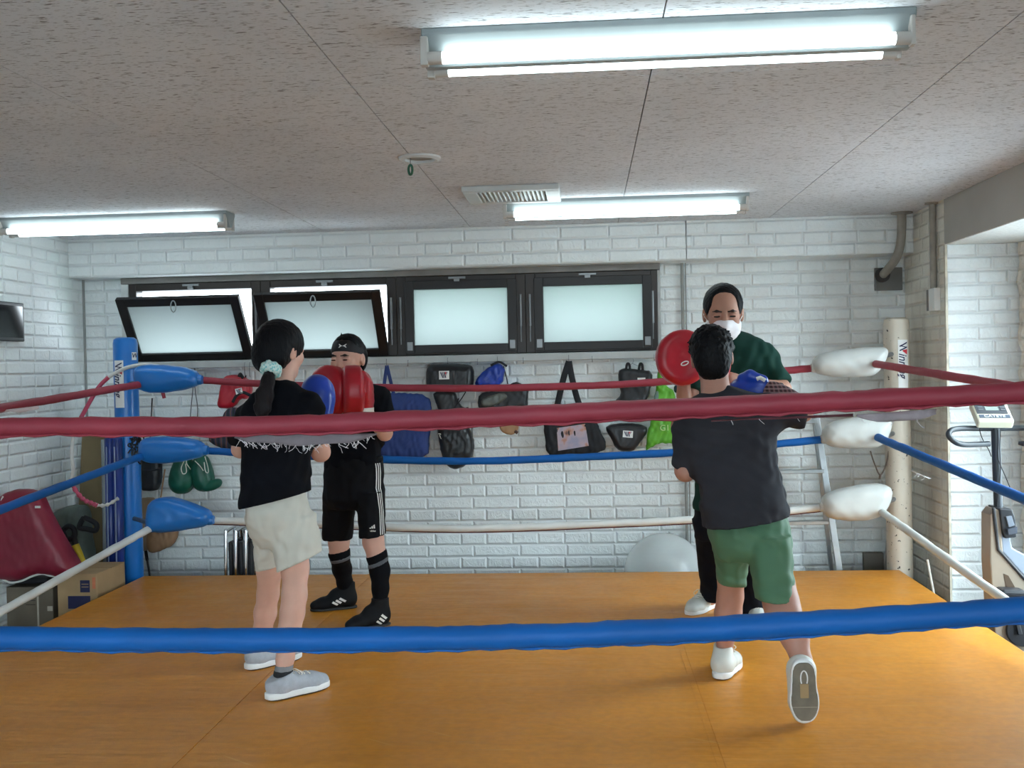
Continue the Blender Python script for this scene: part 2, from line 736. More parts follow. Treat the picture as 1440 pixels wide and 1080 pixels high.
BRICK = brick_material('white embossed brick', (238, 243, 243), 0.35, (0.6, 2.2))  # brown blotches that strengthen towards the right of the room
BRICK_OLD = brick_material('stained embossed brick', (232, 228, 216), 0.55)
PLASTER = MT('grey plaster', (176, 174, 168), 0.8, var=0.06, vs=3, bump=(160, 0.25))
SPECKLE = MT('speckled white soffit', (226, 228, 224), 0.8, var=0.1, vs=60)
FLOORM = MT('grey lino', (98, 92, 86), 0.5, var=0.2, vs=4)
DARKGAP = MT('dark seam', (22, 20, 20), 0.9)


def ceiling_material():
    k = NT('fissured ceiling board')
    co = k.coords()
    fis = k.ramp(k.noise(1.0, co, 2.0, (32, 140, 1)), 0.61, 0.68)
    fis2 = k.ramp(k.noise(1.0, co, 2.0, (60, 190, 1)), 0.60, 0.70)
    big = k.noise(2.0, co, 3.0)
    c = lin((218, 221, 226))
    base = k.mix(k.ramp(big, .3, .7), tuple(v * .94 for v in c), tuple(v * 1.05 for v in c))
    base = k.mix(k.math('MULTIPLY', fis, 0.72), base, lin((84, 78, 76)))
    base = k.mix(k.math('MULTIPLY', fis2, 0.5), base, lin((104, 98, 96)))
    k.l(base, k.b.inputs['Base Color'])
    k.b.inputs['Roughness'].default_value = 0.9
    k.bump(k.math('SUBTRACT', 1.0, fis), 0.4, 0.003)
    return k.m


CEILM = ceiling_material()

# floor and outer shell
struct(obj('floor', MB().span((XL - .2, YF - .2, -.1), (2.8, WALLY + .2, 0)), FLOORM))
mb = MB()
S0, YA, BRD, G = -1.611, 3.231, 0.91, 0.0040
xs = [S0 + BRD * k for k in range(-3, 6)]
ys = [YA + BRD * k for k in range(-8, 5)]
for i in range(len(xs) - 1):
    for j in range(len(ys) - 1):
        x0, x1, y0, y1 = max(xs[i], XL - .1), min(xs[i + 1], 2.7), max(ys[j], YF - .1), min(ys[j + 1], WALLY + .1)
        if x1 > x0 and y1 > y0:
            mb.span((x0 + G / 2, y0 + G / 2, CEIL), (x1 - G / 2, y1 - G / 2, CEIL + .012))
ceil = struct(obj('ceiling', mb, CEILM, smooth=False))
obj('seam_backing', MB().span((XL - .2, YF - .2, CEIL + .010), (2.8, WALLY + .2, CEIL + .1)), DARKGAP, ceil)

WX0, WX1 = at(187, 450, WALLY).x, at(924, 440, WALLY).x
WZ0, WZ1 = 1.598, 2.098
mb = MB()
mb.span((XL - .15, WALLY, 0), (XR + .1, WALLY + .15, WZ0))
mb.span((XL - .15, WALLY, WZ1), (XR + .1, WALLY + .15, CEIL))
mb.span((XL - .15, WALLY, WZ0), (WX0, WALLY + .15, WZ1))
mb.span((WX1, WALLY, WZ0), (XR + .1, WALLY + .15, WZ1))
struct(obj('wall_back', mb, BRICK, smooth=False))
struct(obj('wall_left', MB().span((XL - .15, YF - .15, 0), (XL, WALLY, CEIL)), BRICK, smooth=False))
mb = MB().span((XL, YF - .15, 0), (XW, YF, .4)).span((XL, YF - .15, 2.2), (XW, YF, CEIL)).span((XL, YF - .15, .4), (XL + .25, YF, 2.2)).span((XW - .25, YF - .15, .4), (XW, YF, 2.2))
struct(obj('wall_front', mb, PLASTER, smooth=False))
# right wall: a stub beside the ring corner, then the window bay
struct(obj('wall_right', MB().span((XR, YE, 0), (XW + .3, WALLY, CEIL)), BRICK_OLD, smooth=False))
struct(obj('wall_bay', MB().span((XR + .006, YE - .012, 0), (XW, YE - .0005, ZS)), BRICK, smooth=False))
mb = MB().span((XW, 5.55, 0), (XW + .15, YE, ZS)).span((XW, 4.2, 0), (XW + .15, 5.55, .2)).span((XW, YF, 0), (XW + .15, 4.2, ZS))
struct(obj('wall_window_side', mb, MT('white render', (222, 224, 222), 0.7, var=.05, vs=6, bump=(60, .3)), smooth=False))
struct(obj('trim_bay_corner', MB().tube([(XW - .03 + .006 * math.sin(i * 2.1), YE - .035 + .004 * math.cos(i * 1.7), z) for i, z in enumerate(np.linspace(0, ZS, 40))], [.028 + .006 * math.sin(i * 1.3) for i in range(40)], 8), BRICK_OLD))

# beams
XJ = at(965, 340, YB).x
be = struct(obj('trim_beam_back', MB().span((XL, YB, ZB), (XJ - .002, WALLY, CEIL)), BRICK, smooth=False, bevel=.004))
struct(obj('trim_beam_back_end', MB().span((XJ + .002, YB - .004, ZB + .004), (XR, WALLY, CEIL)), BRICK, smooth=False, bevel=.004))
struct(obj('trim_beam_side', MB().span((XR, YF, ZS), (XW + .2, YE, CEIL)), PLASTER, smooth=False, bevel=.004))
struct(obj('trim_soffit', MB().span((XR + .004, YF, ZS - .004), (XW, YE - .014, ZS)), SPECKLE, smooth=False))
struct(obj('trim_wall_corner', MB().span((XL, WALLY - .012, 0), (XL + .012, WALLY, ZB)), MT('grey corner strip', (150, 152, 150), .6), smooth=False))
struct(obj('trim_bay_edge', MB().span((XR - .002, YE - .016, 0), (XR + .010, YE + .002, ZS)), MT('cream corner strip', (206, 198, 180), .6, var=.3, vs=14), smooth=False))

# ------------------------------------------------------------------ windows
FRAME = MT('dark bronze aluminium', (52, 47, 45), 0.38, 0.55, var=.15, vs=5)
SASH = MT('dark bronze sash', (40, 37, 37), 0.4, 0.4, var=.12, vs=6)
ALU = MT('brushed aluminium', (176, 180, 182), 0.32, 0.9, var=.08, vs=20)
STEEL = MT('grey zinc steel', (132, 134, 136), 0.4, 0.8, var=.1, vs=20)
CHROME = MT('chrome tube', (205, 207, 210), 0.12, 1.0, var=.04)
GREYRAIL = MT('light grey painted rail', (176, 179, 178), 0.5, var=.1, vs=7)


def frosted():
    k = NT('frosted glass')
    tr = k.n('ShaderNodeBsdfTranslucent')
    tr.inputs[0].default_value = (0.35, 0.375, 0.37, 1)
    rf = k.n('ShaderNodeBsdfGlossy')
    rf.inputs['Roughness'].default_value = 0.25
    mx = k.n('ShaderNodeMixShader')
    mx.inputs[0].default_value = 0.08
    k.l(tr.outputs[0], mx.inputs[1])
    k.l(rf.outputs[0], mx.inputs[2])
    k.l(mx.outputs[0], k.t.nodes['Material Output'].inputs[0])
    return k.m


def clear_glass():
    k = NT('clear glass')
    tr = k.n('ShaderNodeBsdfTransparent')
    tr.inputs[0].default_value = (0.95, 0.98, 0.98, 1)
    rf = k.n('ShaderNodeBsdfGlossy')
    rf.inputs['Roughness'].default_value = 0.02
    mx = k.n('ShaderNodeMixShader')
    mx.inputs[0].default_value = 0.06
    k.l(tr.outputs[0], mx.inputs[1])
    k.l(rf.outputs[0], mx.inputs[2])
    k.l(mx.outputs[0], k.t.nodes['Material Output'].inputs[0])
    return k.m


FROST, GLASS = frosted(), clear_glass()


def picture_frame(mb, x0, x1, z0, z1, y0, y1, wl, wr, wb, wt, T=None):
    for a, b in (((x0, y0, z0), (x0 + wl, y1, z1)), ((x1 - wr, y0, z0), (x1, y1, z1)),
                 ((x0 + wl, y0, z0), (x1 - wr, y1, z0 + wb)), ((x0 + wl, y0, z1 - wt), (x1 - wr, y1, z1))):
        q = MB().span(a, b)
        mb.add([T(p) for p in q.v] if T else q.v, q.f)
    return mb


edges = [WX0] + [at(px, 445, WALLY).x for px in (371, 560, 740)] + [WX1]
for i in range(4):
    x0, x1 = edges[i], edges[i + 1]
    w = struct(thing('window_%d' % (i + 1), ('dark framed hopper window tilted open, beside the blue corner post' if i == 0 else
                                            'dark framed hopper window tilted open, behind the two people on the left half' if i == 1 else
                                            'closed dark framed frosted window over the black drum bag' if i == 2 else
                                            'closed dark framed frosted window nearest the person in the mask'), 'window', ((x0 + x1) / 2, WALLY, WZ0)))
    yf0, yf1 = WALLY - .055, WALLY + .05
    mb = picture_frame(MB(), x0, x1, WZ0, WZ1, yf0, yf1, .062 if i else .05, .062 if i < 3 else .04, .028, .045)
    obj('window_frame', mb, FRAME, w, smooth=False, bevel=.004)
    sx0, sx1, sz0, sz1 = x0 + .055, x1 - (.055 if i < 3 else .035), WZ0 + .012, WZ1 - .03
    if i < 2:
        sx0, sx1 = x0 + .034, x1 - .055
        ang = math.radians(35 if i == 0 else 33)
        hy, hz = WALLY - .07, WZ0 + .0

        def T(p, ang=ang, hy=hy, hz=hz):
            dy, dz = p[1] - hy, p[2] - hz
            return Vector((p[0], hy + dy * math.cos(ang) - dz * math.sin(ang), hz + dz * math.cos(ang) + dy * math.sin(ang)))
        sz0, sz1 = WZ0, WZ0 + .465
        sy0, sy1 = WALLY - .07, WALLY - .035
    else:
        def T(p):
            return Vector(p)
        sy0, sy1 = WALLY - .075, WALLY - .035
    sash = obj('sash', picture_frame(MB(), sx0, sx1, sz0, sz1, sy0, sy1, .058, .058, .052, .055, T), SASH, w, smooth=False, bevel=.003)
    pane = MB().span((sx0 + .05, (sy0 + sy1) / 2 - .002, sz0 + .045), (sx1 - .05, (sy0 + sy1) / 2 + .002, sz1 - .048))
    pane.v = [T(p) for p in pane.v]
    obj('pane', pane, FROST, sash, smooth=False)
    # catch on the head of the frame
    cx = (x0 + x1) / 2 - .02
    obj('latch', MB().span((cx - .055, yf0 - .012, WZ1 - .022), (cx + .055, yf0, WZ1 - .008)).span((cx - .018, yf0 - .022, WZ1 - .04), (cx + .018, yf0, WZ1 - .02)), STEEL, w, smooth=False, bevel=.002)
    if i < 2:
        hp = T(((sx0 + sx1) / 2 - .02, sy0 - .004, sz1 - .02))
        obj('pull_ring', MB().tube([hp + Vector((.016 * math.cos(a), -.006, -.03 + .036 * math.sin(a))) for a in np.linspace(0, 2 * PI, 17)], .004, 6, False), ALU, sash)
    for sx in ((x0 + .028, x1 - .03) if i else (x1 - .03,)):
        zt, zb = WZ0 + .37, WZ0 + .07
        g = obj('gas_strut', MB().tube([(sx, yf0 - .012, zt), (sx, yf0 - .012, WZ0 + .17)], .0075, 8).tube([(sx, yf0 - .012, WZ0 + .17), (sx, yf0 - .012, zb)], .0035, 6), STEEL, w)
    if i >= 2:
        for sx in (sx0 + .03, sx1 - .03):
            obj('hinge_plate', MB().span((sx - .018, sy0 - .004, WZ0 + .03), (sx + .018, sy0, WZ0 + .085)), STEEL, w, smooth=False, bevel=.002)

# sill rail, head rail and side strip around the window row
struct(obj('trim_sill_rail', MB().span((WX0 - .05, WALLY - .10, WZ0 - .05), (WX1 + .02, WALLY, WZ0 - .004)), GREYRAIL, smooth=False, bevel=.004))
struct(obj('trim_head_rail', MB().span((WX0 - .05, WALLY - .06, WZ1 + .002), (WX1 + .02, WALLY, WZ1 + .04)), MT('grey head rail', (128, 124, 120), .5), smooth=False, bevel=.003))
struct(obj('trim_window_side', MB().span((WX0 - .05, WALLY - .06, WZ0), (WX0 - .002, WALLY, WZ1)), MT('pale side strip', (206, 208, 206), .5), smooth=False, bevel=.003))
struct(obj('trim_window_end', MB().span((WX1 + .001, WALLY - .05, WZ0), (WX1 + .02, WALLY, WZ1)), GREYRAIL, smooth=False, bevel=.003))
# hedge outside, which tints the frosted panes
HX0, HX1 = edges[2] + .02, WX1 + .9
V = Vox((HX0 - .2, 7.0, .3), (HX1 + .2, 7.5, 1.98), .05)
V.rbox(((HX0 + HX1) / 2, 7.22, 1.05), ((HX1 - HX0) / 2, .17, .74), .06)
V.wr(.03, [((1, .3, .2), .2), ((.2, 1, 1), .17)], 4)
tag(struct(obj('outdoor_hedge', V.mesh(1), MT('hedge green', (40, 170, 100), .8, var=.3, vs=20))), 'green hedge outside, seen as a tint in the frosted window panes', 'hedge')

# big side window of the bay
w = struct(thing('window_5', 'tall daylight window in the side of the bay beside the exercise bike', 'window', (XW, 5.2, .2)))
mb = picture_frame(MB(), 4.2, 5.55, .2, ZS, XW + .03, XW + .09, .05, .05, .05, .05, lambda p: Vector((p[1], p[0], p[2])))
for y in (4.88,):
    mb.span((XW + .03, y - .03, .25), (XW + .09, y + .03, ZS - .05))
obj('window_frame', mb, FRAME, w, smooth=False)
obj('pane', MB().span((XW + .055, 4.25, .25), (XW + .061, 5.50, ZS - .05)), GLASS, w, smooth=False)
w = struct(thing('window_6', 'unseen glazing added behind the viewpoint to let in fill daylight', 'window', (0, YF, .4)))  # unseen glazing, added behind the camera so daylight fills the front ropes
mb = picture_frame(MB(), XL + .25, XW - .25, .4, 2.2, YF - .1, YF - .04, .05, .05, .05, .05)
for x in (-1.6, -.2, 1.2):
    mb.span((x - .03, YF - .1, .45), (x + .03, YF - .04, 2.15))
obj('window_frame', mb, FRAME, w, smooth=False)
obj('pane', MB().span((XL + .3, YF - .07, .45), (XW - .3, YF - .064, 2.15)), GLASS, w, smooth=False)


# ------------------------------------------------------------------ ceiling fittings
ENAMEL = MT('aged white enamel', (206, 210, 210), 0.35, var=.04)
REFLECTOR = MT('aged reflector enamel', (146, 154, 155), 0.4, var=.05)
LAMPHOLDER = MT('lamp holder plastic', (196, 190, 184), 0.5)


def emitter(name, col, power):
    k = NT(name)
    e = k.n('ShaderNodeEmission')
    e.inputs[0].default_value = (*col, 1)
    e.inputs[1].default_value = power
    k.l(e.outputs[0], k.t.nodes['Material Output'].inputs[0])
    return k.m


TUBE = emitter('lit fluorescent tube', (0.80, 0.96, 1.0), TUBE_POWER)


def batten(x0, x1, yc, label):
    """ceiling fluorescent fitting: triangular reflector body, two tubes in lamp holders"""
    L = thing('fluorescent_light', label, 'ceiling light', ((x0 + x1) / 2, yc, CEIL), 'twin tube fluorescent lights on the ceiling')
    hw, hs, dp = .072, .014, .085
    sec = [(-hw, 0), (-hw, -.016), (-hs, -dp), (hs, -dp), (hw, -.016), (hw, 0)]
    obj('housing', MB().prism([(x0, yc + a, CEIL + b) for a, b in sec], (x1 - x0, 0, 0)), REFLECTOR, L, smooth=False, bevel=.003)
    for s in (-1, 1):
        yt, zt = yc + s * .06, CEIL - .074
        obj('tube', MB().tube([(x0 + .05, yt, zt), (x1 - .05, yt, zt)], .0155, 14), TUBE, L)
        for xe, dx in ((x0, 1), (x1, -1)):
            h = obj('lamp_holder', MB().span((xe - .004, yt - .014, zt - .02), (xe + dx * .016, yt + .014, CEIL - .02)), LAMPHOLDER, L, smooth=False, bevel=.003)
            obj('tube_cap', MB().tube([(xe + dx * .014, yt, zt), (xe + dx * .052, yt, zt)], .0165, 14), LAMPHOLDER, h)
    return L


a, b = at(592, 42, 2.703), at(1290, 8, 2.703)
batten(a.x, b.x, 2.775, 'twin tube fluorescent light nearest the viewer, above the ring')
a, b = at(708, 285, 5.53), at(1054, 267, 5.53)
batten(a.x, b.x, 5.60, 'twin tube fluorescent light near the back beam, beside the ceiling vent')
b = at(318, 292, 5.56)
batten(b.x - 1.27, b.x, 5.63, 'twin tube fluorescent light by the left brick wall')

# exhaust vent
va, vb = at(648, 260, 5.06), at(786, 254, 5.06)
vx0, vx1, vy0, vy1 = va.x, vb.x, 5.06, 5.48
v = thing('ceiling_vent', 'square white louvred exhaust vent on the ceiling', 'vent', ((vx0 + vx1) / 2, 5.3, CEIL))
mb = MB()
for a, b in (((vx0, vy0), (vx1, vy0 + .05)), ((vx0, vy1 - .05), (vx1, vy1)), ((vx0, vy0 + .05), (vx0 + .07, vy1 - .05)), ((vx1 - .07, vy0 + .05), (vx1, vy1 - .05))):
    mb.span((a[0], a[1], CEIL - .028), (b[0], b[1], CEIL))
obj('frame', mb, ENAMEL, v, smooth=False, bevel=.006)
obj('backing', MB().span((vx0 + .06, vy0 + .04, CEIL - .004), (vx1 - .06, vy1 - .04, CEIL - .001)), DARKGAP, v, smooth=False)
n = 15
for i in range(n):
    x = vx0 + .085 + (vx1 - vx0 - .17) * i / (n - 1)
    obj('louvre', MB().box((x, (vy0 + vy1) / 2, CEIL - .016), (.011, vy1 - vy0 - .1, .016), Matrix.Rotation(.5, 3, 'Y')), ENAMEL, v, smooth=False)

# round ceiling rose with a pull cord
dc = at(590, 216, 4.34)
dc.z = CEIL
d = thing('ceiling_ring', 'round white recessed ceiling ring with a pull cord', 'ceiling fitting', dc)
obj('rim', MB().lathe([(.060, -.001), (.062, -.012), (.074, -.015), (.087, -.008), (.088, -.0005), (.060, -.0005)], dc, n=32), ENAMEL, d)
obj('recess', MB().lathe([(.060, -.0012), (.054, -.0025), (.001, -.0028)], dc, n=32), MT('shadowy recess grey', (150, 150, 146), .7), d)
pc = at(577, 216, 4.31)
pe = at(577, 232, 4.31)
cord = obj('pull_cord', MB().tube([(pc.x, pc.y, CEIL), pe], .0014, 6), MT('dark cord', (50, 54, 52), .8), d)
obj('cord_pull', MB().tube([pe + Vector((.008 * math.sin(a), 0, -.02 + .02 * math.cos(a))) for a in np.linspace(0, 2 * PI, 17)], .005, 8, False), MT('green plastic', (34, 92, 70), .4), cord)
# ------------------------------------------------------------------ the ring
XM0, XM1, YM0, YM1 = -2.70, 1.769, 1.75, 6.216


def mat_material():
    k = NT('orange vinyl')
    co = k.coords()
    c = lin((214, 140, 40))
    big = k.ramp(k.noise(1.6, co, 4.0), .3, .7)
    base = k.mix(big, tuple(v * .88 for v in c), tuple(v * 1.1 for v in c))
    fine = k.ramp(k.noise(30, co, 3.0), .35, .65)
    base = k.mix(k.math('MULTIPLY', fine, .18), base, lin((150, 92, 26)))
    # scuffs: thin pale scratches
    sc = k.ramp(k.noise(1.0, co, 4.0, (2.2, 30, 1)), .68, .76)
    base = k.mix(k.math('MULTIPLY', sc, .35), base, lin((226, 176, 96)))
    mp = k.n('ShaderNodeMapping')
    mp.inputs['Rotation'].default_value = (0, 0, .6)
    k.l(co, mp.inputs[0])
    sc2 = k.ramp(k.noise(1.0, mp.outputs[0], 3.0, (1.6, 44, 1)), .70, .77)
    base = k.mix(k.math('MULTIPLY', sc2, .4), base, lin((230, 182, 104)))
    k.l(base, k.b.inputs['Base Color'])
    k.b.inputs['Specular IOR Level'].default_value = .36
    k.l(k.math('ADD', k.math('MULTIPLY', k.noise(7, co), .25), .30), k.b.inputs['Roughness'])
    wr = k.math('ADD', k.math('MULTIPLY', k.noise(1.0, co, 3.0, (2.0, 11, 1)), 1.0), k.math('MULTIPLY', k.noise(260, co, 1.0), .03))
    k.bump(wr, .35, .02)
    return k.m


VINYL = mat_material()
ring = thing('ring_mat', 'orange vinyl covered boxing ring floor', 'ring floor', ((XM0 + XM1) / 2, (YM0 + YM1) / 2, 0))
obj('platform', MB().span((XM0 + .01, YM0 + .01, 0), (XM1 - .01, YM1 - .01, MATZ - .045)), MT('dark plywood', (74, 58, 42), .8, var=.3), ring, smooth=False)
cuts = [XM0, -1.305, .384, XM1]
for i in range(3):
    a, b = cuts[i], cuts[i + 1]
    obj('mat_panel', MB().span((a + .0015, YM0, MATZ - .045), (b - .0015, YM1, MATZ)), VINYL, ring, smooth=False, bevel=.006)
for x in cuts[1:3]:
    obj('seam_tape', MB().span((x - .018, YM0, MATZ - .001), (x + .004, YM1, MATZ + .0012)), VINYL, ring, smooth=False)


# ---- posts
def post(name, P, r, ztop, mat, label):
    t = thing(name, label, 'ring post', (P.x, P.y, 0))
    obj('post_padding', MB().lathe([(r * .9, 0), (r, .02), (r, ztop - .035), (r * .93, ztop - .012), (r * .7, ztop)], (P.x, P.y, 0), n=40), mat, t)
    return t


BLUEV = MT('blue vinyl', (22, 110, 190), 0.3, var=.07, vs=5, bump=(9, .12, .02), spec=.55)
NAVY = MT('navy print', (26, 30, 74), 0.5)
REDP = MT('red print', (206, 40, 54), 0.5)
PAPER = MT('white sticker', (232, 232, 230), 0.4, var=.03)


def wrapper(P, r, ang, zc):
    """flat (x, y) -> on the side of a post: x runs upward-down along the post, y across"""
    def f(x, y, z):
        a = ang + y / r
        q = r + .0022 + z
        return Vector((P.x + q * math.sin(a), P.y - q * math.cos(a), zc - x))
    return f


def winning(parent, P, r, ang, zc, length, width):
    """white sticker with the maker's slanted lettering running down the post"""
    n = 10
    rows = [[Vector((P.x + (r + .0018) * math.sin(ang + (j / n - .5) * width / r), P.y - (r + .0018) * math.cos(ang + (j / n - .5) * width / r), z)) for j in range(n + 1)]
            for z in (zc - length / 2, zc + length / 2)]
    s = obj('sticker', MB().sheet(rows), PAPER, parent)
    wf = wrapper(P, r, ang, zc)
    mb = MB()
    # big W of slanted bars
    x0 = -length / 2 + .012
    h = width * .36
    for k, (xa, xb, w) in enumerate(((0, .022, .008), (.020, .030, .005), (.026, .046, .008), (.044, .062, .006))):
        up = k % 2 == 0
        ya, yb = (h, -h) if up else (-h, h)
        if k == 3:
            continue
        rows = []
        for q in range(9):
            t = q / 8
            xm, ym = x0 + xa + (xb - xa) * t, ya + (yb - ya) * t
            rows.append([wf(xm, ym, .0016), wf(xm + w, ym, .0016)])
        mb.sheet(rows)
    obj('lettering', mb, NAVY, s, smooth=False)
    obj('red_wedge', MB().sheet([[wf(x0 + .042 + .006 * t, h - h * 1.3 * t, .0018), wf(x0 + .074 - .020 * t, h - h * 1.3 * t, .0018)] for t in np.linspace(0, 1, 7)]), REDP, s, smooth=False)
    t = text_mb('inning', width * 1.05, (0, 0, 0), (1, 0, 0), (0, 1, 0), .3, .0006, wrap=lambda x, y, z: wf(x0 + .064 + x, y - .006, z + .0022), align='LEFT', sx=.92)
    obj('lettering', t, NAVY, s, smooth=False)
    return s


PB = at(182, 700, 6.28)
PB.z = 0
blue_post = post('corner_post', PB, .072, at(182, 474, 6.21).z, BLUEV, 'blue padded corner post by the tilted window')
winning(blue_post, PB, .072, -.20, at(176, 540, 6.21).z, .285, .062)
s = obj('sticker', MB().sheet([[Vector((PB.x + .074 * math.sin(a), PB.y - .074 * math.cos(a), z)) for a in np.linspace(.92, 1.42, 6)] for z in (at(195, 506, 6.21).z, at(195, 495, 6.21).z)]), PAPER, blue_post)
wf = wrapper(PB, .072, 1.17, at(195, 500, 6.21).z)
obj('lettering', text_mb('W', .04, (0, 0, 0), (1, 0, 0), (0, 1, 0), .2, .0006, wrap=lambda x, y, z: wf(-y, x, z + .002)), NAVY, s, smooth=False)


def dirty_white(name, col):
    k = NT(name)
    co = k.coords()
    st = k.ramp(k.noise(38, co, 3.0), .66, .70)
    st2 = k.ramp(k.noise(5, co, 5.0, (1, 1, .5)), .5, .8)
    c = lin(col)
    b = k.mix(k.math('MULTIPLY', st2, .5), c, lin((150, 120, 92)))
    b = k.mix(st, b, lin((42, 36, 32)))
    k.l(b, k.b.inputs['Base Color'])
    k.b.inputs['Roughness'].default_value = .5
    return k.m


PW = at(1264, 700, 6.28)
PW.z = 0
white_post = post('corner_post', PW, .072, at(1264, 446, 6.21).z, dirty_white('dirty white vinyl', (206, 196, 180)), 'dirty white padded corner post by the step ladder')
winning(white_post, PW, .072, .26, at(1273, 512, 6.21).z, .28, .062)

# ---- ropes
REDR = MT('faded red rope cover', (148, 52, 66), 0.52, var=.16, vs=4, bump=(14, .3, .012), spec=.35)
BLUER = MT('blue rope cover', (6, 88, 162), 0.55, var=.14, vs=4, bump=(14, .3, .012), spec=.3)
WHITER = MT('white rope cover', (214, 214, 210), 0.45, var=.1, vs=5, bump=(14, .2, .01))
GREYF = MT('grey torn lining', (122, 112, 116), 0.9, var=.12, vs=30)
THREAD = MT('pale frayed thread', (216, 210, 212), 0.9)
rnd = random.Random(11)


def rope(ctrl, r, mat, label, flat=1.0, wob=.0012, name='ring_rope', n=14, uneven=.05):
    pts = curve_pts(ctrl, n)
    for p in pts[1:-1]:
        p += Vector((0, rnd.uniform(-wob, wob), rnd.uniform(-wob, wob)))
    rs = [r * (1 + uneven * math.sin(i * .9) * math.sin(i * .37)) for i in range(len(pts))]
    c = (Vector(ctrl[0]) + Vector(ctrl[-1])) / 2
    o = obj(name, MB().tube(pts, rs, 14, True, flat, up=(0, 0, 1)), mat, loc=c)
    return tag(o, label, 'ring rope')


def seam_flap(parent, pts, drop, mat, edge=None):
    """stitched lower hem of the cover: a thin strip hanging under the rope"""
    rows = [[p for p in pts], [p + Vector((0, -.004, -drop * (.7 + .3 * math.sin(i * 1.9) + .25 * math.sin(i * .6)))) for i, p in enumerate(pts)]]
    return obj('cover_hem', MB().sheet(rows), mat, parent, solid=.003)


YN = 2.2
# front ropes (nearest the viewer)
fr = [at(x, y, YN + dy) for x, y, dy in ((-460, 622, .05), (0, 600.5, .03), (360, 598, .02), (720, 584, 0), (1080, 568, -.02), (1440, 550.5, -.05), (1700, 530, -.07))]
r1 = rope(fr, .0195, REDR, 'thick red front rope running across in front of all four people', n=24)
pts = [p + Vector((0, -.004, -.0175)) for p in curve_pts(fr, 24)]
seam_flap(r1, pts, .007, REDR)
fb = [at(x, y, YN + dy) for x, y, dy in ((-460, 885, .05), (0, 897, .03), (360, 899.5, .02), (720, 895, 0), (1080, 880, -.02), (1440, 857, -.05), (1700, 835, -.07))]
r2 = rope(fb, .0255, BLUER, 'thick blue front rope running across in front of the legs', flat=1.0, n=24)
pts = [p + Vector((0, -.004, -.022)) for p in curve_pts(fb, 24)]
seam_flap(r2, pts, .006, BLUER)


def torn(parent, outline_top, outline_bot, Y, mat, threads, seed):
    R = random.Random(seed)
    rows = [[at(x, y, Y) for x, y in outline_top]]
    for t in (.35, .7, 1):
        rows.append([at(x0 * (1 - t) + x1 * t, y0 * (1 - t) + y1 * t, Y) + Vector((0, -.004 * math.sin(t * 3 + x0 * .05), 0)) for (x0, y0), (x1, y1) in zip(outline_top, outline_bot)])
    fl = obj('torn_lining', MB().sheet(rows), mat, parent, solid=.0015)
    mb = MB()
    for _ in range(threads):
        i = R.randrange(len(outline_bot) - 1)
        t = R.random()
        x = outline_bot[i][0] * (1 - t) + outline_bot[i + 1][0] * t
        y = outline_bot[i][1] * (1 - t) + outline_bot[i + 1][1] * t - 1
        p = at(x, y, Y)
        q = [p]
        dx = R.uniform(-.4, .4)
        for _k in range(R.randint(2, 5)):
            dx += R.uniform(-.9, .9)
            q.append(q[-1] + Vector((dx * .004, R.uniform(-.002, .002), -R.uniform(.0015, .006))))
        mb.tube(curve_pts(q, 3), R.uniform(.0004, .0008), 5)
    th = obj('frayed_threads', mb, THREAD, fl)
    th['kind'] = 'stuff'
    return fl


xs_ = list(range(330, 531, 20))
torn(r1, [(x, 611.5 - (x - 330) * .008) for x in xs_], [(x, 612.5 + 14 * math.sin(PI * min(1, (x - 322) / 205)) ** .7 + 1.5 * math.sin(x * .4)) for x in xs_], YN + .018, GREYF, 60, 5)
xs_ = list(range(1205, 1331, 14))
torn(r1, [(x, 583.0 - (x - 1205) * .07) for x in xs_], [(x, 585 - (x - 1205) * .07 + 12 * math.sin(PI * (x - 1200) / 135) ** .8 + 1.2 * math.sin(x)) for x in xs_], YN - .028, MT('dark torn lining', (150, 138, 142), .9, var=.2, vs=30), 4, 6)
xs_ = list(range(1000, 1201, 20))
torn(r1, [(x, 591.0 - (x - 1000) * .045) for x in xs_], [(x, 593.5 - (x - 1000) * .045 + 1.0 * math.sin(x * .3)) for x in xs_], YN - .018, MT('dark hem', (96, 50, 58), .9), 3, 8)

# back ropes
YK = 6.05
for (xa, ya), mid, (xb, yb), r, mt, lab in (
        ((262, 533), [(400, 541), (640, 546), (860, 541), (1010, 530)], (1145, 517.5), .0205, REDR, 'red rope along the back of the ring'),
        ((262, 632), [(400, 640), (640, 648.5), (860, 641), (1010, 632)], (1158, 618), .0215, BLUER, 'blue rope along the back of the ring'),
        ((275, 731), [(400, 735), (640, 743), (860, 736), (1010, 728)], (1160, 713), .0205, WHITER, 'white rope along the back of the ring')):
    ctrl = [at(xa, ya, YK)] + [at(x, y, YK) for x, y in mid] + [at(xb, yb, YK)]
    ro = rope(ctrl, r, mt, lab)
    if mt is WHITER:
        ps = [p + Vector((0, 0, -r)) for p in curve_pts(ctrl, 14)]
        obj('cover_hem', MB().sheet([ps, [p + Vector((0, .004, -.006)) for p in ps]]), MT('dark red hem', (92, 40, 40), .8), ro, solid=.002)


def side(px0, px1, zsag, near, r, mt, lab):
    a, b = at(*px0, 6.0), at(*px1)
    d = (b - a) / (b.y - a.y)
    c = a + d * (near - a.y)
    ctrl = [a + (c - a) * t + Vector((0, 0, -zsag * math.sin(PI * t))) for t in (0, .12, .3, .5, .75, 1)]
    return rope(ctrl, r, mt, lab)


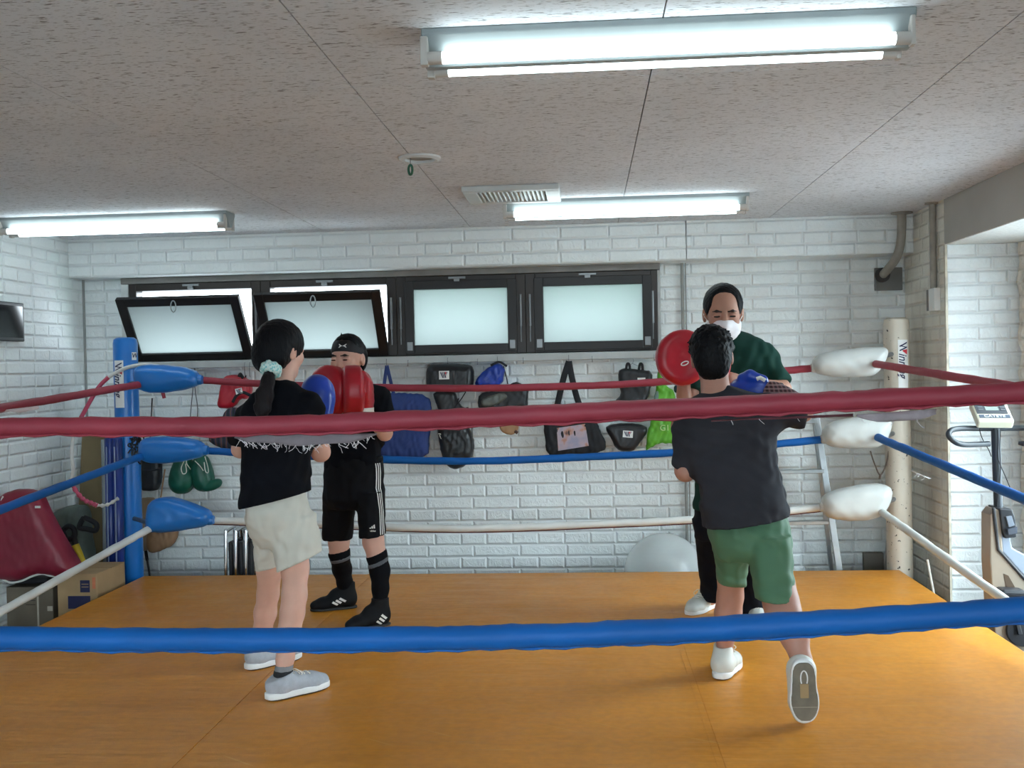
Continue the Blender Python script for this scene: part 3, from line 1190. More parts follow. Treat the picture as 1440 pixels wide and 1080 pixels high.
lr = side((200, 540), (0, 574, 4.7), .0, 2.25, .0205, REDR, 'red side rope running from the blue corner post toward the viewer')
side((203, 640), (0, 717, 4.7), .0, 2.25, .0215, BLUER, 'blue side rope running from the blue corner post toward the viewer')
side((213, 742), (0, 861, 4.7), .0, 2.25, .0205, WHITER, 'white side rope running from the blue corner post toward the viewer')
side((1226, 511), (1440, 546, 4.46), .0, 2.15, .0205, REDR, 'red side rope running from the white corner post toward the viewer')
rb = side((1229, 613), (1440, 702, 4.46), .0, 2.15, .0215, BLUER, 'blue side rope running from the white corner post toward the viewer')
rw = side((1236, 717), (1405, 838, 4.6), .0, 2.15, .0205, WHITER, 'white side rope running from the white corner post toward the viewer')
# torn sleeve hanging under the left red side rope and the fringe of the right ones
xs_ = [0, 14, 28, 42, 54]
torn(lr, [(x, 577 - x * .12) for x in xs_], [(x, 581.5 + 2 * math.sin(x * .3) - x * .1) for x in xs_], 4.72, MT('pale pink lining', (214, 196, 196), .9), 4, 3)
xs_ = [1250, 1262, 1274, 1286, 1296]
torn(rb, [(x, 647 + (x - 1250) * .47) for x in (1280, 1286, 1292, 1300, 1306)], [(x, 664 + (x - 1284) * .35) for x in (1284, 1290, 1296, 1302, 1310)], 5.45, PAPER, 8, 4)

# ---- corner pads
WPAD = MT('white vinyl pad', (192, 193, 189), 0.35, var=.05, vs=6, bump=(9, .2, .02))


def pad(px, Y, mat, label, blue):
    """padded turnbuckle cover: px = picture outline, narrow mouths at both rope ends"""
    P = chaikin([(p.x, p.z) for p in [at(x, y, Y) for x, y in px]], 1)
    A = np.array(P)
    c = A.mean(0)
    V = Vox((A[:, 0].min() - .03, Y - .1, A[:, 1].min() - .03), (A[:, 0].max() + .03, Y + .1, A[:, 1].max() + .03), .006)
    V.pillow(P, Y, .078, .07, flat=.15)
    V.wr(.0024, [((1, 0, .2), .10), ((.3, 1, 1), .13)], 5)
    o = obj('corner_pad', V.mesh(2), mat, loc=(c[0], Y, c[1]))
    tag(o, label, 'corner pad', 'padded turnbuckle covers on the ' + ('blue' if blue else 'white') + ' post')
    return o


def collar(o, p, d, r, w, mat, name='rope_collar'):
    d = Vector(d).normalized()
    p = Vector(p)
    obj(name, MB().tube([p - d * w, p - d * w * .3, p + d * w * .5, p + d * w], [r * .9, r * 1.08, r, r * .86], 18), mat, o)


for lab, outl, cl, cr in (
        ('blue corner pad holding the red ropes', [(189, 530), (192, 516), (206, 512), (236, 513), (264, 517), (277, 522), (281, 531), (280, 541), (270, 546), (230, 553), (206, 552), (194, 545)], (199, 541), (279, 534)),
        ('blue corner pad holding the blue ropes', [(196, 630), (200, 617), (214, 614), (244, 614), (272, 617), (284, 622), (289, 630), (288, 640), (276, 646), (234, 652), (208, 651), (198, 644)], (206, 640), (287, 633)),
        ('blue corner pad holding the white ropes', [(207, 722), (211, 705), (228, 698), (246, 699), (280, 711), (295, 718), (298, 726), (296, 736), (282, 742), (244, 748), (218, 749), (207, 741)], (214, 741), (295, 731))):
    o = pad(outl, 6.02, BLUEV, lab, True)
    a, b = at(*cl, 6.0), at(*cr, 6.02)
    collar(o, a, (-.5, -1, 0), .030, .03, BLUEV)
    collar(o, b, (1, 0, 0), .029, .024, BLUEV)
    bx = at(192, (outl[0][1] + outl[-1][1]) / 2 + 2, 6.1)
    obj('turnbuckle', MB().tube([(PB.x + .05, PB.y - .05, bx.z), (bx.x + .1, 6.04, bx.z)], .014, 8), STEEL, o)
for lab, outl, cl, cr in (
        ('white corner pad holding the red ropes', [(1141, 509), (1152, 497), (1190, 490), (1230, 487), (1246, 488), (1249, 498), (1238, 520), (1226, 530), (1190, 531), (1156, 528), (1143, 522)], (1146, 517), (1223, 513)),
        ('white corner pad holding the blue ropes', [(1155, 608), (1164, 594), (1200, 586), (1242, 586), (1255, 592), (1250, 612), (1240, 628), (1210, 631), (1176, 630), (1158, 624)], (1160, 617), (1229, 614)),
        ('white corner pad holding the white ropes', [(1154, 702), (1164, 692), (1204, 682), (1240, 679), (1255, 687), (1252, 706), (1240, 726), (1212, 733), (1176, 731), (1157, 724)], (1158, 713), (1234, 717))):
    o = pad(outl, 6.02, WPAD, lab, False)
    a, b = at(*cl, 6.02), at(*cr, 6.0)
    collar(o, a, (-1, 0, -.1), .027, .02, WPAD)
    collar(o, b, (.3, -1, 0), .032, .025, WPAD)
    zz = (outl[0][1] + outl[-1][1]) / 2
    bx = at(1245, outl[5][1], 6.1)
    obj('turnbuckle', MB().tube([(PW.x - .04, PW.y - .05, bx.z), (bx.x - .06, 6.05, bx.z - .02)], .014, 8), STEEL, o)

# stub of cut red rope below the top blue pad
c0, c1 = at(228, 548, 6.03), at(231, 560, 6.03)
tag(obj('rope_end', MB().tube([c0, (c0 + c1) / 2, c1], [.011, .011, .01], 10), REDR, loc=c1), 'short cut end of red rope poking out under the top blue corner pad', 'rope end')
# black rubber straps behind the middle pad
mb = MB()
R3 = random.Random(3)
for k in range(16):
    x, y = 189 + R3.uniform(-4, 9), R3.uniform(612, 650)
    p = at(x, y, 6.12)
    mb.tube(curve_pts([p + Vector((R3.uniform(-.03, .03), R3.uniform(-.02, .02), R3.uniform(-.04, .04))) for _ in range(4)], 4), .004, 6)
tag(obj('rubber_cord', mb, MT('black rubber', (22, 22, 24), .6), loc=at(192, 632, 6.12)), 'tangle of black rubber cord tied round the blue post', 'cord')

# pink and white skipping rope tied round the blue post
def zone(pix, Y, n=8):
    return curve_pts([at(x, y, Y) for x, y in pix], n)


jr = thing('resistance_rope', 'pink and white rope looping from the top blue corner pad down past the brown board', 'rope', at(110, 640, 6.15))
PINK = MT('pink rope', (190, 78, 104), .7, bump=(60, .4))
WROPE = MT('white rope', (214, 212, 208), .7, bump=(60, .4))
obj('white_length', MB().tube(zone([(232, 517), (205, 513), (182, 516), (165, 523), (152, 531)], 6.1), .0115, 10), WROPE, jr)
obj('pink_length', MB().tube(zone([(153, 530), (140, 543), (128, 562), (118, 580), (108, 598)], 6.1), .0125, 10), PINK, jr)
obj('white_length', MB().tube(zone([(109, 596), (103, 615), (101, 640), (103, 660), (100, 676)], 6.1), .010, 10), WROPE, jr)
obj('pink_length', MB().tube(zone([(100, 674), (103, 684), (112, 697), (120, 704), (130, 708), (136, 711)], 6.1), [.0125 + .003 * math.sin(i * 1.3) for i in range(41)], 10), PINK, jr)
obj('white_length', MB().tube(zone([(134, 710), (145, 711), (155, 708), (166, 701)], 6.12), [.0095 + .003 * math.sin(i * 1.1) for i in range(25)], 10), WROPE, jr)
def to_floor(p, q, z=0.0):
    t = (z - p.z) / (q.z - p.z)
    return p + (q - p) * t


# ------------------------------------------------------------------ things hanging on the back wall
BLACKF = MT('black fabric', (26, 27, 32), 0.8, var=.2, vs=14, bump=(120, .2))
BLACKL = MT('black leatherette', (27, 28, 32), 0.38, var=.15, vs=8, bump=(30, .25, .006))
BLACKN = MT('black nylon', (34, 36, 40), 0.45, var=.25, vs=12, bump=(40, .3, .006))
NAVYF = MT('navy tote fabric', (36, 58, 118), 0.7, var=.14, vs=7, bump=(140, .2))
ROYAL = MT('shiny royal blue nylon', (28, 62, 160), 0.28, var=.25, vs=14, bump=(26, .5, .012))
LIME = MT('lime green nylon', (96, 172, 44), 0.45, var=.16, vs=9, bump=(18, .35, .01))
GREENL = MT('dark green leather', (12, 84, 66), 0.42, var=.2, vs=8, bump=(26, .2, .006))
REDL = MT('red leather', (176, 26, 44), 0.32, var=.12, vs=8, bump=(24, .15, .006))
REDDARK = MT('maroon vinyl', (126, 22, 46), 0.45, var=.12, vs=5, bump=(16, .15, .01))
LACE = MT('cream lace', (222, 216, 204), .8)
TAN = MT('tan leather', (164, 126, 92), .6, var=.2, vs=9)
WHITEP = MT('white plastic', (228, 228, 224), .4, var=.03)
GREYPR = MT('grey print', (170, 168, 180), .5)
YH = 6.635


def hook(parent, px, py, Y=YH):
    """small wire hook from the sill rail down to the thing"""
    top = Vector((at(px, 512, 6.625).x, 6.622, WZ0 - .02))
    p = at(px, py, Y)
    obj('hook', MB().tube(curve_pts([top, top + Vector((0, -.012, -.012)), Vector((p.x, p.y - .01, p.z + .012)), p], 4), .0022, 6), STEEL, parent)


def strap(parent, pix, w, mat, Y=YH, name='strap', th=.004):
    pts = curve_pts([at(x, y, Y) for x, y in pix], 6)
    return obj(name, MB().tube(pts, w / 2, 8, True, 1.0, up=(0, 1, 0), prof=[(th / w * 2 * math.sin(2 * PI * j / 8), math.cos(2 * PI * j / 8)) for j in range(8)]), mat, parent)


def patch(parent, px, py, w, h, mat, Y, name='patch', tilt=0.0):
    c = at(px, py, Y)
    u = Vector((math.cos(tilt), 0, math.sin(tilt)))
    v = Vector((-math.sin(tilt), 0, math.cos(tilt)))
    return obj(name, MB().add([c + u * a * w / 2 + v * b * h / 2 for a, b in ((-1, -1), (1, -1), (1, 1), (-1, 1))], [(0, 1, 2, 3)]), mat, parent, smooth=False, solid=.001), c, u, v


def w_mark(parent, px, py, w, h, Y, tilt=0.0):
    """white patch with the slanted bars and red wedge of a W mark"""
    s, c, u, v = patch(parent, px, py, w, h, PAPER, Y, 'logo_patch', tilt)
    mb = MB()
    o = c + Vector((0, -.0022, 0))
    P = lambda a, b: o + u * a * w + v * b * h
    for x0, x1, t in ((-.40, -.16, .11), (-.22, -.02, .08), (-.06, .12, .10)):
        mb.add([P(x0, .36), P(x0 + t, .36), P(x1 + t, -.34), P(x1, -.34)], [(0, 1, 2, 3)])
    mb.add([P(.22, .0), P(.36, .36), P(.28, .36), P(.12, -.34)], [(0, 1, 2, 3)])
    obj('logo_bars', mb, NAVY, s, smooth=False)
    obj('logo_wedge', MB().add([P(.06, .36), P(.26, .36), P(.15, .0)], [(0, 1, 2)]), REDP, s, smooth=False)
    return s


def hung(name, label, cat, outline, mat, t=.035, w=.03, wrinkle=.002, Y=YH, rounds=1, part='body', flat=.25, seed=3, group=None):
    x = sum(p[0] for p in outline) / len(outline)
    y = max(p[1] for p in outline)
    T = thing(name, label, cat, at(x, y, Y), group)
    obj(part, bag_mesh(outline, Y, t, w, wrinkle, rounds=rounds, flat=flat, seed=seed), mat, T)
    return T


# red head guard
T = hung('head_guard', 'red boxing head guard with a W badge hanging beside the person in beige shorts', 'head guard',
         [(316, 529), (330, 526), (348, 531), (356, 545), (350, 562), (338, 560), (330, 572), (318, 575), (306, 573), (309, 556), (312, 540)], REDL, .05, .03)
w_mark(T, 336, 550, .045, .036, YH - .053, .2)
strap(T, [(336, 530), (338, 526), (342, 532)], .02, BLACKF, YH - .05)
strap(T, [(327, 566), (333, 556), (342, 552), (352, 556)], .02, BLACKF, YH - .05, 'chin_strap')
hook(T, 352, 530)
hook(T, 345, 528)
# striped drawstring bag behind the girl
T = thing('striped_bag', 'dark striped knit bag hanging low behind the person in beige shorts', 'bag', at(318, 640, YH))
stripes = [((26, 44, 60), 0), ((40, 60, 58), 1), ((58, 44, 92), 2), ((30, 48, 96), 3), ((110, 70, 70), 4), ((24, 26, 40), 5)]
kk = NT('striped knit')
kw = kk.n('ShaderNodeTexWave', i_Scale=9.0, i_Distortion=2.0)
kk.l(kk.coords(), kw.inputs['Vector'])
kr = kk.n('ShaderNodeValToRGB')
while len(kr.color_ramp.elements) < 5:
    kr.color_ramp.elements.new(.5)
for e, (p, c) in zip(kr.color_ramp.elements, ((0, (24, 36, 52)), (.3, (52, 66, 54)), (.5, (66, 46, 96)), (.7, (30, 44, 84)), (.9, (112, 84, 74)))):
    e.position = p
    e.color = (*lin(c), 1)
kk.l(kw.outputs[0], kr.inputs[0])
kk.l(kr.outputs[0], kk.b.inputs['Base Color'])
kk.b.inputs['Roughness'].default_value = .85
obj('body', bag_mesh([(318, 576), (330, 572), (344, 576), (350, 600), (346, 630), (330, 634), (305, 628), (292, 618), (302, 600), (312, 590)], YH, .045, .04, .002), kk.m, T)
strap(T, [(326, 575), (332, 560), (340, 545), (346, 528)], .008, BLACKF, YH, 'cord')
# thin cords hanging near the blue pads
mb = MB()
for pix in ([(273, 516), (272, 540), (269, 570), (267, 596)], [(274, 516), (274, 545), (278, 575), (276, 600)]):
    mb.tube(curve_pts([at(x, y, YH) for x, y in pix], 6), .003, 6)
tag(obj('hanging_cord', mb, MT('grey cord', (92, 96, 96), .8), loc=at(272, 600, YH)), 'pair of thin grey cords hanging from the sill rail by the blue pads', 'cord')

# black cup bag behind the blue post
T = hung('shoe_bag', 'small black cylinder bag hanging below the middle blue corner pad', 'bag',
         [(198, 636), (226, 636), (227, 655), (225, 688), (210, 691), (196, 688), (190, 670), (194, 650)], BLACKN, .05, .03)
obj('rim', MB().tube(curve_pts([at(x, y, YH - .05) for x, y in ((197, 660), (210, 662), (226, 659))], 5), .004, 8), BLACKF, T)
strap(T, [(210, 638), (212, 600), (214, 560)], .008, BLACKF, YH, 'cord')

# green gloves hanging by their laces
def glove_poly(T, outl, thumb, lacep, mat):
    V0 = outl + thumb
    P = chaikin([(p.x, p.z) for p in [at(x, y, YH) for x, y in outl]], 2)
    Q = chaikin([(p.x, p.z) for p in [at(x, y, YH - .03) for x, y in thumb]], 2)
    A = np.array(P + Q)
    V = Vox((A[:, 0].min() - .03, YH - .12, A[:, 1].min() - .03), (A[:, 0].max() + .03, YH + .1, A[:, 1].max() + .03), .006)
    V.pillow(P, YH, .075, .075, flat=.1)
    V.pillow(Q, YH - .035, .035, .035, k=.015, flat=.1)
    V.wr(.0012, [((1, 0, 1), .06), ((0, 1, 1), .05)], 3)
    obj('glove_body', V.mesh(2), mat, T)
    mb = MB()
    for l in lacep:
        mb.tube(curve_pts([at(x, y, YH - .078) for x, y in l], 5), .0028, 6)
    obj('lace', mb, LACE, T)


G = 'green boxing gloves hung by their laces'
T = thing('boxing_glove', 'dark green boxing glove nearer the blue post, hung by its laces', 'boxing glove', at(255, 690, YH), G)
glove_poly(T, [(250, 640), (266, 638), (272, 655), (274, 680), (268, 692), (254, 696), (241, 690), (237, 676), (242, 656)], [(262, 660), (274, 668), (272, 686), (260, 690), (256, 674)], [[(259, 648), (255, 658), (257, 666), (262, 664), (261, 652)], [(266, 640), (262, 650), (268, 660)]], GREENL)
T = thing('boxing_glove', 'dark green boxing glove with its thumb pointing right, hung by its laces', 'boxing glove', at(290, 690, YH), G)
glove_poly(T, [(274, 640), (290, 638), (298, 658), (302, 676), (296, 690), (282, 692), (272, 684), (268, 664)], [(296, 676), (306, 672), (313, 675), (312, 684), (300, 690), (286, 692), (284, 684)], [[(288, 642), (292, 655), (293, 664), (289, 663), (287, 650)], [(274, 648), (281, 655), (286, 662)]], GREENL)

# brown leather bag under the lowest blue pad
T = hung('leather_bag', 'brown leather bag hanging behind the lowest blue corner pad', 'bag',
         [(210, 735), (248, 735), (251, 752), (244, 766), (228, 774), (212, 779), (206, 765)], TAN, .04, .03, .003)
strap(T, [(222, 740), (226, 700), (232, 660)], .01, TAN)
T = hung('paper_sheet', 'beige card sheet hanging behind the lowest blue corner pad', 'card',
         [(192, 700), (224, 699), (224, 740), (212, 764), (206, 778), (193, 768)], MT('beige card', (176, 152, 124), .8), .012, .01, .002, Y=6.68, seed=6)
T = thing('walking_pole', 'thin dark pole leaning on the back wall under the brown leather bag', 'pole', at(214, 850, 6.60))
obj('shaft', MB().tube([at(205, 775, 6.68), at(217, 848, 6.58)], .007, 8), MT('dark pole', (50, 46, 44), .4), T)
obj('grip', MB().tube([at(204, 768, 6.69), at(207, 788, 6.665)], .010, 8), BLACKF, T)

# navy tote bag
T = hung('tote_bag', 'navy blue tote bag with long handles beside the person in the headband', 'tote bag',
         [(536, 553), (560, 552), (604, 555), (607, 580), (604, 620), (602, 644), (560, 645), (530, 643), (520, 600), (530, 565)], NAVYF, .04, .045, .004)
for pix in ([(539, 556), (541, 535), (544, 514)], [(554, 556), (549, 535), (544, 514)]):
    strap(T, pix, .022, NAVYF, YH, 'handle')
hook(T, 544, 516)
obj('lettering', text_mb('- -- -', .02, at(545, 618, YH - .043), (1, 0, 0), (0, 0, 1)), WHITEP, T, smooth=False)

# black drum bag with W badge, gloves under it, long black mitt bag
T = hung('drum_bag', 'black drum shaped bag with a white W badge, topmost on its hook', 'bag',
         [(601, 513), (616, 511), (655, 512), (667, 516), (666, 541), (662, 552), (604, 552), (599, 540)], BLACKL, .07, .05, .0015)
w_mark(T, 624.5, 527.5, .064, .052, YH - .0735)
hook(T, 630, 514)
T = hung('glove_bag', 'scuffed black boxing glove hanging right under the drum bag', 'boxing glove',
         [(608, 549), (640, 549), (644, 565), (652, 574), (660, 571), (656, 580), (640, 582), (620, 582), (614, 570)], BLACKL, .05, .03, .003, part='glove_body')
mb = MB()
for pix in ([(655, 551), (648, 562), (640, 572)], [(645, 560), (642, 570), (641, 574)]):
    mb.tube(curve_pts([at(x, y, YH - .055) for x, y in pix], 4), .003, 6)
obj('lace', mb, BLACKF, T)
T = hung('glove_bag', 'rounded black leather boxing glove hanging below the front red rope, under the drum bag', 'boxing glove',
         [(614, 590), (655, 592), (666, 615), (667, 632), (662, 648), (648, 659), (636, 660), (625, 650), (618, 625)], BLACKL, .07, .05, .003, part='glove_body', seed=8)
mb = MB()
for pix in ([(616, 610), (628, 612), (632, 618), (640, 616), (645, 626)], [(618, 612), (622, 618), (634, 620)]):
    mb.tube(curve_pts([at(x, y, YH - .06) for x, y in pix], 5), .003, 6)
obj('lace', mb, LACE, T)

# shiny blue drawstring bag and dark mesh bag
T = hung('drawstring_bag', 'shiny royal blue drawstring bag on a hook beside the drum bag', 'bag',
         [(668, 536), (676, 525), (688, 516), (696, 511), (706, 512), (711, 522), (706, 540), (694, 546), (680, 544), (670, 545)], ROYAL, .05, .035, .005)
hook(T, 700, 513)
strap(T, [(708, 515), (712, 530), (714, 540)], .007, BLACKF, YH, 'cord')
strap(T, [(690, 514), (702, 509), (713, 515)], .014, BLACKF, YH - .04, 'closure')
T = hung('mesh_bag', 'dark mesh bag with a shiny lining under the royal blue drawstring bag', 'bag',
         [(674, 553), (690, 550), (712, 543), (724, 536), (742, 543), (744, 553), (740, 578), (700, 579), (676, 577), (671, 570)], BLACKN, .045, .04, .004, seed=5)
strap(T, [(668, 550), (668, 558), (666, 560)], .006, WHITEP, YH - .04, 'cord')
obj('lining', bag_mesh([(676, 562), (690, 556), (706, 552), (716, 556), (706, 566), (690, 572), (678, 572)], YH - .042, .01, .012, .002), MT('grey foil lining', (86, 90, 84), .35, var=.3, vs=20), T)
T = hung('leather_pouch', 'tan leather pouch peeking out under the front red rope', 'pouch',
         [(700, 590), (728, 590), (730, 604), (722, 612), (708, 610), (702, 602)], TAN, .02, .015, .002)
strap(T, [(724, 606), (728, 609)], .02, MT('dark brown toggle', (72, 42, 36), .5), YH - .018, 'toggle')
strap(T, [(714, 592), (716, 575)], .006, TAN, YH, 'cord')

# black tote with a printed photo
T = hung('tote_bag', 'black canvas tote bag with a square printed picture and tall handles', 'tote bag',
         [(762, 575), (784, 571), (800, 567), (822, 568), (831, 572), (838, 590), (846, 610), (853, 626), (850, 635), (820, 639), (790, 641), (768, 640), (766, 610)], BLACKF, .035, .04, .004)
for pix in ([(783, 573), (787, 555), (793, 530), (800, 508)], [(816, 573), (810, 555), (804, 530), (800, 508)]):
    strap(T, pix, .038, BLACKF, YH - .012, 'handle')
hook(T, 800, 510)
kp = NT('blurry print')
pn = kp.noise(13, None, 3.0)
pr = kp.n('ShaderNodeValToRGB')
for _ in range(2):
    pr.color_ramp.elements.new(.5)
for e, (p, c) in zip(pr.color_ramp.elements, ((.35, (150, 146, 168)), (.5, (176, 156, 166)), (.58, (180, 130, 110)), (.68, (84, 56, 60)))):
    e.position = p
    e.color = (*lin(c), 1)
kp.l(pn, pr.inputs[0])
kp.l(pr.outputs[0], kp.b.inputs['Base Color'])
c = [at(x, y, YH - .037) for x, y in ((785, 634), (828, 627), (823, 596), (783, 602))]
obj('printed_picture', MB().add(c, [(0, 1, 2, 3)]), kp.m, T, smooth=False, solid=.001)

# black bags on a wire hanger, body protector below
T = hung('sports_bag', 'black nylon sports bag hanging on a wire hanger by the lime green bag', 'bag',
         [(869, 522), (876, 518), (896, 519), (918, 522), (917, 540), (912, 556), (905, 572), (885, 573), (862, 572), (864, 564), (874, 556), (870, 540)], BLACKN, .05, .035, .004, seed=9)
for x in (883, 901):
    strap(T, [(x - 3, 522), (x - 1, 512), (x + 2, 513), (x + 3, 522)], .016, BLACKF, YH - .02, 'handle')
hp = at(889, 505, YH)
obj('wire_hanger', MB().tube(curve_pts([at(x, y, YH - .02) for x, y in ((889, 503), (891, 507), (889, 511), (882, 516), (874, 519))], 4), .0018, 6).tube(curve_pts([at(x, y, YH - .02) for x, y in ((889, 511), (898, 515), (906, 519))], 4), .0018, 6), ALU, T)
patch(T, 902, 532.5, .048, .012, PAPER, YH - .052, 'label_tag')
T = hung('groin_guard', 'black groin guard with a white W badge below the front red rope', 'guard',
         [(851, 598), (880, 594), (909, 598), (911, 608), (903, 618), (896, 628), (890, 635), (872, 635), (864, 628), (860, 617), (853, 608)], BLACKL, .05, .035, .0015)
w_mark(T, 883, 610.5, .062, .042, YH - .054, -.08)
# lime green bag
T = hung('nylon_bag', 'lime green nylon shopping bag hanging behind the red focus mitt', 'bag',
         [(928, 508), (932, 530), (938, 546), (949, 548), (950, 580), (950, 622), (940, 624), (928, 622), (915, 630), (907, 634), (912, 605), (920, 575), (923, 545), (926, 520)], LIME, .03, .03, .006, seed=2, flat=.4)
obj('side_panel', bag_mesh([(920, 552), (926, 548), (927, 560), (924, 580), (918, 578)], YH - .02, .012, .012, .001), MT('grey green panel', (108, 132, 124), .6), T)
obj('lettering', text_mb('G1', .05, at(935, 602, YH - .034), (1, 0, 0), (0, 0, 1)), MT('pale print', (190, 226, 150), .5), T, smooth=False)
T = hung('towel', 'dark green cloth strap hanging beside the lime green bag', 'strap', [(947, 542), (956, 541), (957, 552), (948, 553)], MT('dark teal cloth', (38, 58, 62), .8), .015, .012, .001)

# empty hooks along the sill rail
for i, (px, lab) in enumerate(((574, 'small empty hook between the navy tote and the drum bag'), (672, 'small empty hook above the shiny blue bag'), (736, 'small empty hook above the dark mesh bag'), (833, 'small empty hook between the black tote and the sports bag'), (920, 'small empty hook above the lime green bag'))):
    p = Vector((at(px, 512, 6.625).x, 6.626, WZ0 - .03))
    tag(obj('wall_hook', MB().tube(curve_pts([p, p + Vector((0, -.01, -.005)), p + Vector((0, -.008, -.03)), p + Vector((0, -.018, -.036)), p + Vector((0, -.022, -.026))], 4), .0026, 6), STEEL, loc=p), lab, 'hook', 'hooks along the sill rail')

# ------------------------------------------------------------------ pipes, conduits, outlet
PIPE = MT('grey beige pipe', (150, 144, 134), .5, var=.2, vs=12)
T = thing('drain_pipe', 'grey pipe dropping from the ceiling into a square wall plate beside the beam end', 'pipe', at(1252, 393, 6.70))
mb = MB().tube(curve_pts([Vector((at(1268, 297, 6.48).x, 6.48, CEIL)), at(1268, 320, 6.48), at(1266, 345, 6.48), at(1260, 363, 6.50), at(1250, 377, 6.58), at(1242, 386, 6.70)], 8), .026, 16)
obj('pipe_run', mb, PIPE, T)
obj('flange', MB().lathe([(.028, 0), (.062, 0), (.062, -.008), (.034, -.012)], (at(1268, 297, 6.48).x, 6.48, CEIL)), PIPE, T)
a, b = at(1230, 409, 6.72), at(1268, 376, 6.72)
obj('wall_plate', MB().span((a.x, 6.705, a.z), (b.x, WALLY, b.z)), MT('grey steel plate', (112, 112, 110), .6, var=.15, vs=8), T, smooth=False, bevel=.003)
obj('sleeve', MB().lathe([(.032, 0), (.045, 0), (.045, .02), (.03, .02)], at(1241.5, 386.5, 6.69), (0, 1, 0)), MT('dark rubber', (56, 54, 54), .7), T)
T = thing('conduit_pipe', 'thin grey conduit running down the back wall from the beam to a socket', 'conduit', at(963, 790, 6.71))
xc = at(959, 380, 6.71).x
obj('conduit', MB().tube([(xc, 6.708, ZB), (xc, 6.708, at(963, 768, 6.71).z)], .010, 10).tube([(xc + .022, 6.716, ZB), (xc + .022, 6.716, at(963, 768, 6.71).z)], .004, 8), MT('grey conduit', (152, 152, 148), .5), T)
so = at(963, 775, 6.71)
bx = obj('socket_box', MB().span((so.x - .022, 6.685, so.z - .045), (so.x + .022, WALLY, so.z + .045)), MT('ivory socket', (196, 194, 184), .5), T, smooth=False, bevel=.004)
obj('socket_holes', MB().span((so.x - .010, 6.683, so.z + .012), (so.x + .010, 6.686, so.z + .03)).span((so.x - .010, 6.683, so.z - .03), (so.x + .010, 6.686, so.z - .012)), DARKGAP, bx, smooth=False)
T = thing('conduit_pipe', 'grey conduit on the bay corner dropping from the ceiling to a light switch', 'conduit', at(1320, 436, 6.1))
pt = Vector((XR - .022, 6.12, CEIL))
yb_ = at(1320, 405, 6.1).z
obj('conduit', MB().tube([pt, (pt.x, pt.y, yb_)], .018, 12), PIPE, T)
obj('flange', MB().lathe([(.02, 0), (.04, 0), (.04, -.008), (.022, -.01)], pt), PIPE, T)
sw = obj('switch_box', MB().span((XR - .035, 6.07, at(1320, 437, 6.1).z), (XR, 6.17, yb_)), WHITEP, T, smooth=False, bevel=.003)
obj('switch_plate', MB().span((XR - .006, 6.18, at(1316, 436, 6.2).z), (XR, 6.30, at(1316, 406, 6.2).z)), MT('grey switch plate', (120, 116, 110), .5), T, smooth=False, bevel=.002)
obj('switch_button', MB().span((XR - .010, 6.22, at(1316, 424, 6.2).z), (XR - .005, 6.25, at(1316, 417, 6.2).z)), MT('tan switch', (176, 150, 116), .5), sw, smooth=False)
# black framed panel on the left wall
T = thing('wall_screen', 'black framed panel on the left brick wall at the edge of view', 'screen', (XL + .02, 5.6, 1.8))
z0, z1 = at(1, 481, 5.9).z, at(1, 427, 5.9).z
obj('frame', MB().span((XL, 5.1, z0), (XL + .035, 5.93, z1)), MT('black plastic', (20, 21, 24), .35), T, smooth=False, bevel=.006)
obj('screen_face', MB().span((XL + .034, 5.12, z0 + .02), (XL + .037, 5.91, z1 - .02)), MT('dark screen', (14, 15, 18), .1), T, smooth=False)
# wire sling and cables by the white post
T = thing('cable_sling', 'dark wire sling hanging from the white corner post', 'cable', at(1238, 672, 6.3))
obj('wire', MB().tube(curve_pts([at(x, y, 6.25) for x, y in ((1250, 632), (1247, 650), (1238, 668), (1229, 650), (1224, 634))], 5), .004, 6).tube([at(1238, 668, 6.25), at(1237, 674, 6.25)], .007, 6), MT('rusty wire', (84, 66, 54), .7), T)
# boards and sticks leaning beside the white post
T = tag(obj('board', MB().bar(at(1254, 742, 6.66), at(1246, 845, 6.50), .03, .05, (1, 0, 0)), MT('grey painted board', (156, 150, 142), .6, var=.2), loc=at(1246, 845, 6.5), bevel=.003), 'narrow grey board leaning on the wall behind the white post', 'board')
T = tag(obj('stick', MB().tube([at(1304, 787, 5.95), to_floor(at(1304, 787, 5.95), at(1316, 850, 5.9))], .007, 8), MT('white stick', (206, 198, 186), .5), loc=at(1316, 850, 5.9)), 'thin white stick leaning on the right wall past the ring corner', 'stick')
T = tag(obj('panel_board', MB().span((at(1214, 800, 6.68).x, 6.66, 0), (at(1242, 800, 6.68).x, 6.70, at(1228, 777, 6.68).z)), MT('grey slab', (118, 112, 104), .8, var=.2), loc=(at(1228, 800, 6.68).x, 6.68, 0), smooth=False, bevel=.004), 'low grey slab standing on the floor against the back wall by the ladder', 'slab')

# ------------------------------------------------------------------ step ladder, ball, stools behind the ring
T = thing('step_ladder', 'aluminium step ladder standing against the back wall behind the person in green shorts', 'ladder', (at(1100, 800, 6.5).x, 6.5, 0))


